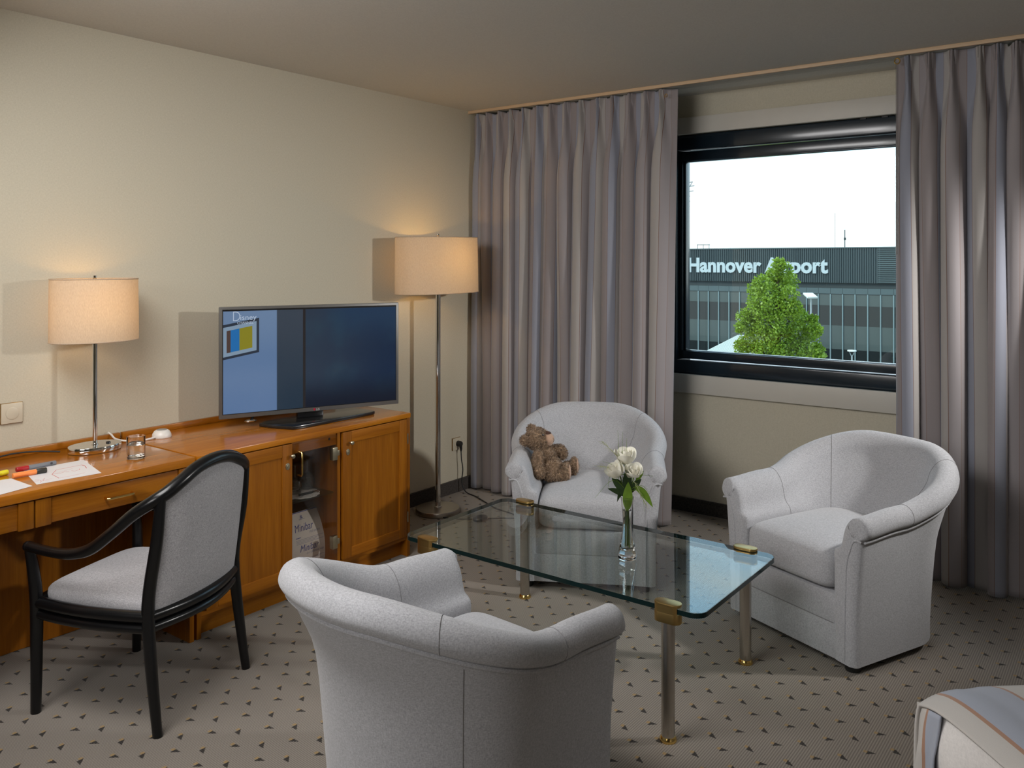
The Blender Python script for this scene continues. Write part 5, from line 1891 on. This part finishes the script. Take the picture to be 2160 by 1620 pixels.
# pale slatted canopy roof below on the left
cp_ = root('canopy_roof', 'pale slatted canopy roof at the lower left of the window', 'canopy', (-10.5, 27, GZ))
q0, q1, q2 = pix(1440, 752, 24), pix(1556, 717, 33), pix(1575, 775, 24)
q3 = q0 + (q2 - q0) * 1.0
zc_ = (q0.z + q1.z + q2.z) / 3
A = Vector((q0.x, q0.y, zc_)); B = Vector((q1.x, q1.y, zc_)); Cc = Vector((q2.x, q2.y, zc_))
m_can = plain('pale_canopy', (0.50, 0.50, 0.42), 0.6, 0, 0.06, 2)
nsl = 22
for k in range(nsl):
    t0, t1 = k / nsl, (k + 0.82) / nsl
    a0, a1 = A.lerp(Cc, t0), A.lerp(Cc, t1)
    d = B - A
    bm = bmesh.new()
    vs = [bm.verts.new(v + Vector((0, 0, z_))) for z_ in (0, 0.05) for v in (a0, a1, a1 + d, a0 + d)]
    for f in ((0, 3, 2, 1), (4, 5, 6, 7), (0, 1, 5, 4), (1, 2, 6, 5), (2, 3, 7, 6), (3, 0, 4, 7)):
        bm.faces.new([vs[i] for i in f])
    part('slat', bm, m_can, cp_, 0, world=True)
for v in (A.lerp(Cc, 0.3), A.lerp(Cc, 0.9), B.lerp(B + Cc - A, 0.3), B.lerp(B + Cc - A, 0.9)):
    part('post', tube([(v.x, v.y, GZ), (v.x, v.y, zc_)], 0.08, 8), m_pole, cp_, world=True)

# tree in front of the building
TD = 21.0
tb0 = pix(1640, 700, TD)
tree = root('tree', 'bright green leafy tree top in front of the airport sign', 'tree', (tb0.x, tb0.y, GZ))
bark = plain('bark', (0.06, 0.045, 0.03), 0.9, 0, 0.3, 8)
o_ = Vector(tree.location)
ctr = tb0 - o_
part('trunk', tube([(0, 0, 0), (0.05, 0, 2.5), (0, 0.05, ctr.z - 0.6), (-0.02, 0, ctr.z + 1.4)], [0.16, 0.13, 0.08, 0.02], 10, sub=6), bark, tree)
blobs = [(1643, 558, 13), (1652, 572, 18), (1632, 583, 17), (1664, 596, 19), (1648, 604, 22), (1606, 598, 17), (1596, 612, 18), (1620, 622, 24), (1661, 628, 22), (1640, 648, 26), (1604, 640, 24), (1672, 652, 18), (1594, 662, 22), (1570, 668, 15), (1582, 684, 18), (1660, 676, 28), (1622, 684, 28), (1560, 692, 10),
         (1690, 664, 13), (1702, 684, 19), (1716, 674, 10), (1719, 696, 14), (1684, 704, 26), (1648, 716, 30), (1604, 710, 26), (1580, 722, 20), (1562, 728, 12), (1702, 728, 24), (1724, 742, 15), (1664, 748, 34), (1620, 748, 34), (1590, 752, 26), (1700, 760, 34), (1560, 756, 16), (1650, 790, 50), (1600, 800, 40), (1700, 805, 44)]
rn = random.Random(21)
fv, ff = [], []
br = []
for (bx_, by_, r_) in blobs:
    c = pix(bx_, by_, TD + rn.uniform(-0.5, 0.5)) - o_
    R = r_ / 1778 * TD
    br.append(c)
    for k in range(int(170 + 7500 * R * R)):
        v = Vector((rn.gauss(0, 1), rn.gauss(0, 1), rn.gauss(0, 1))).normalized()
        p = c + v * R * rn.uniform(0.55, 1.22)
        d = (v + Vector((rn.gauss(0, .6), rn.gauss(0, .6), rn.gauss(0, .6)))).normalized()
        s = d.cross(Vector((rn.gauss(0, 1), rn.gauss(0, 1), rn.gauss(0, 1)))).normalized()
        L_ = rn.uniform(0.05, 0.085)
        w_ = L_ * 0.34
        k0_ = len(fv)
        fv += [p - d * L_ * 0.5, p + s * w_, p + d * L_ * 0.5, p - s * w_]
        ff.append((k0_, k0_ + 1, k0_ + 2, k0_ + 3))
fm = bpy.data.meshes.new('foliage')
fm.from_pydata(fv, [], ff)
link_mesh('foliage', fm, leaf_mat('tree_leaf', (0.24, 0.36, 0.03)), tree, 0, kind='stuff')
for k, c in enumerate(br):
    if k % 2 == 0:
        part('branch', tube([Vector((0, 0, min(ctr.z + 0.8, c.z - 0.5))), (Vector((0, 0, c.z - 0.3)) + c) / 2, c], [0.035, 0.022, 0.008], 6, sub=3), bark, tree)
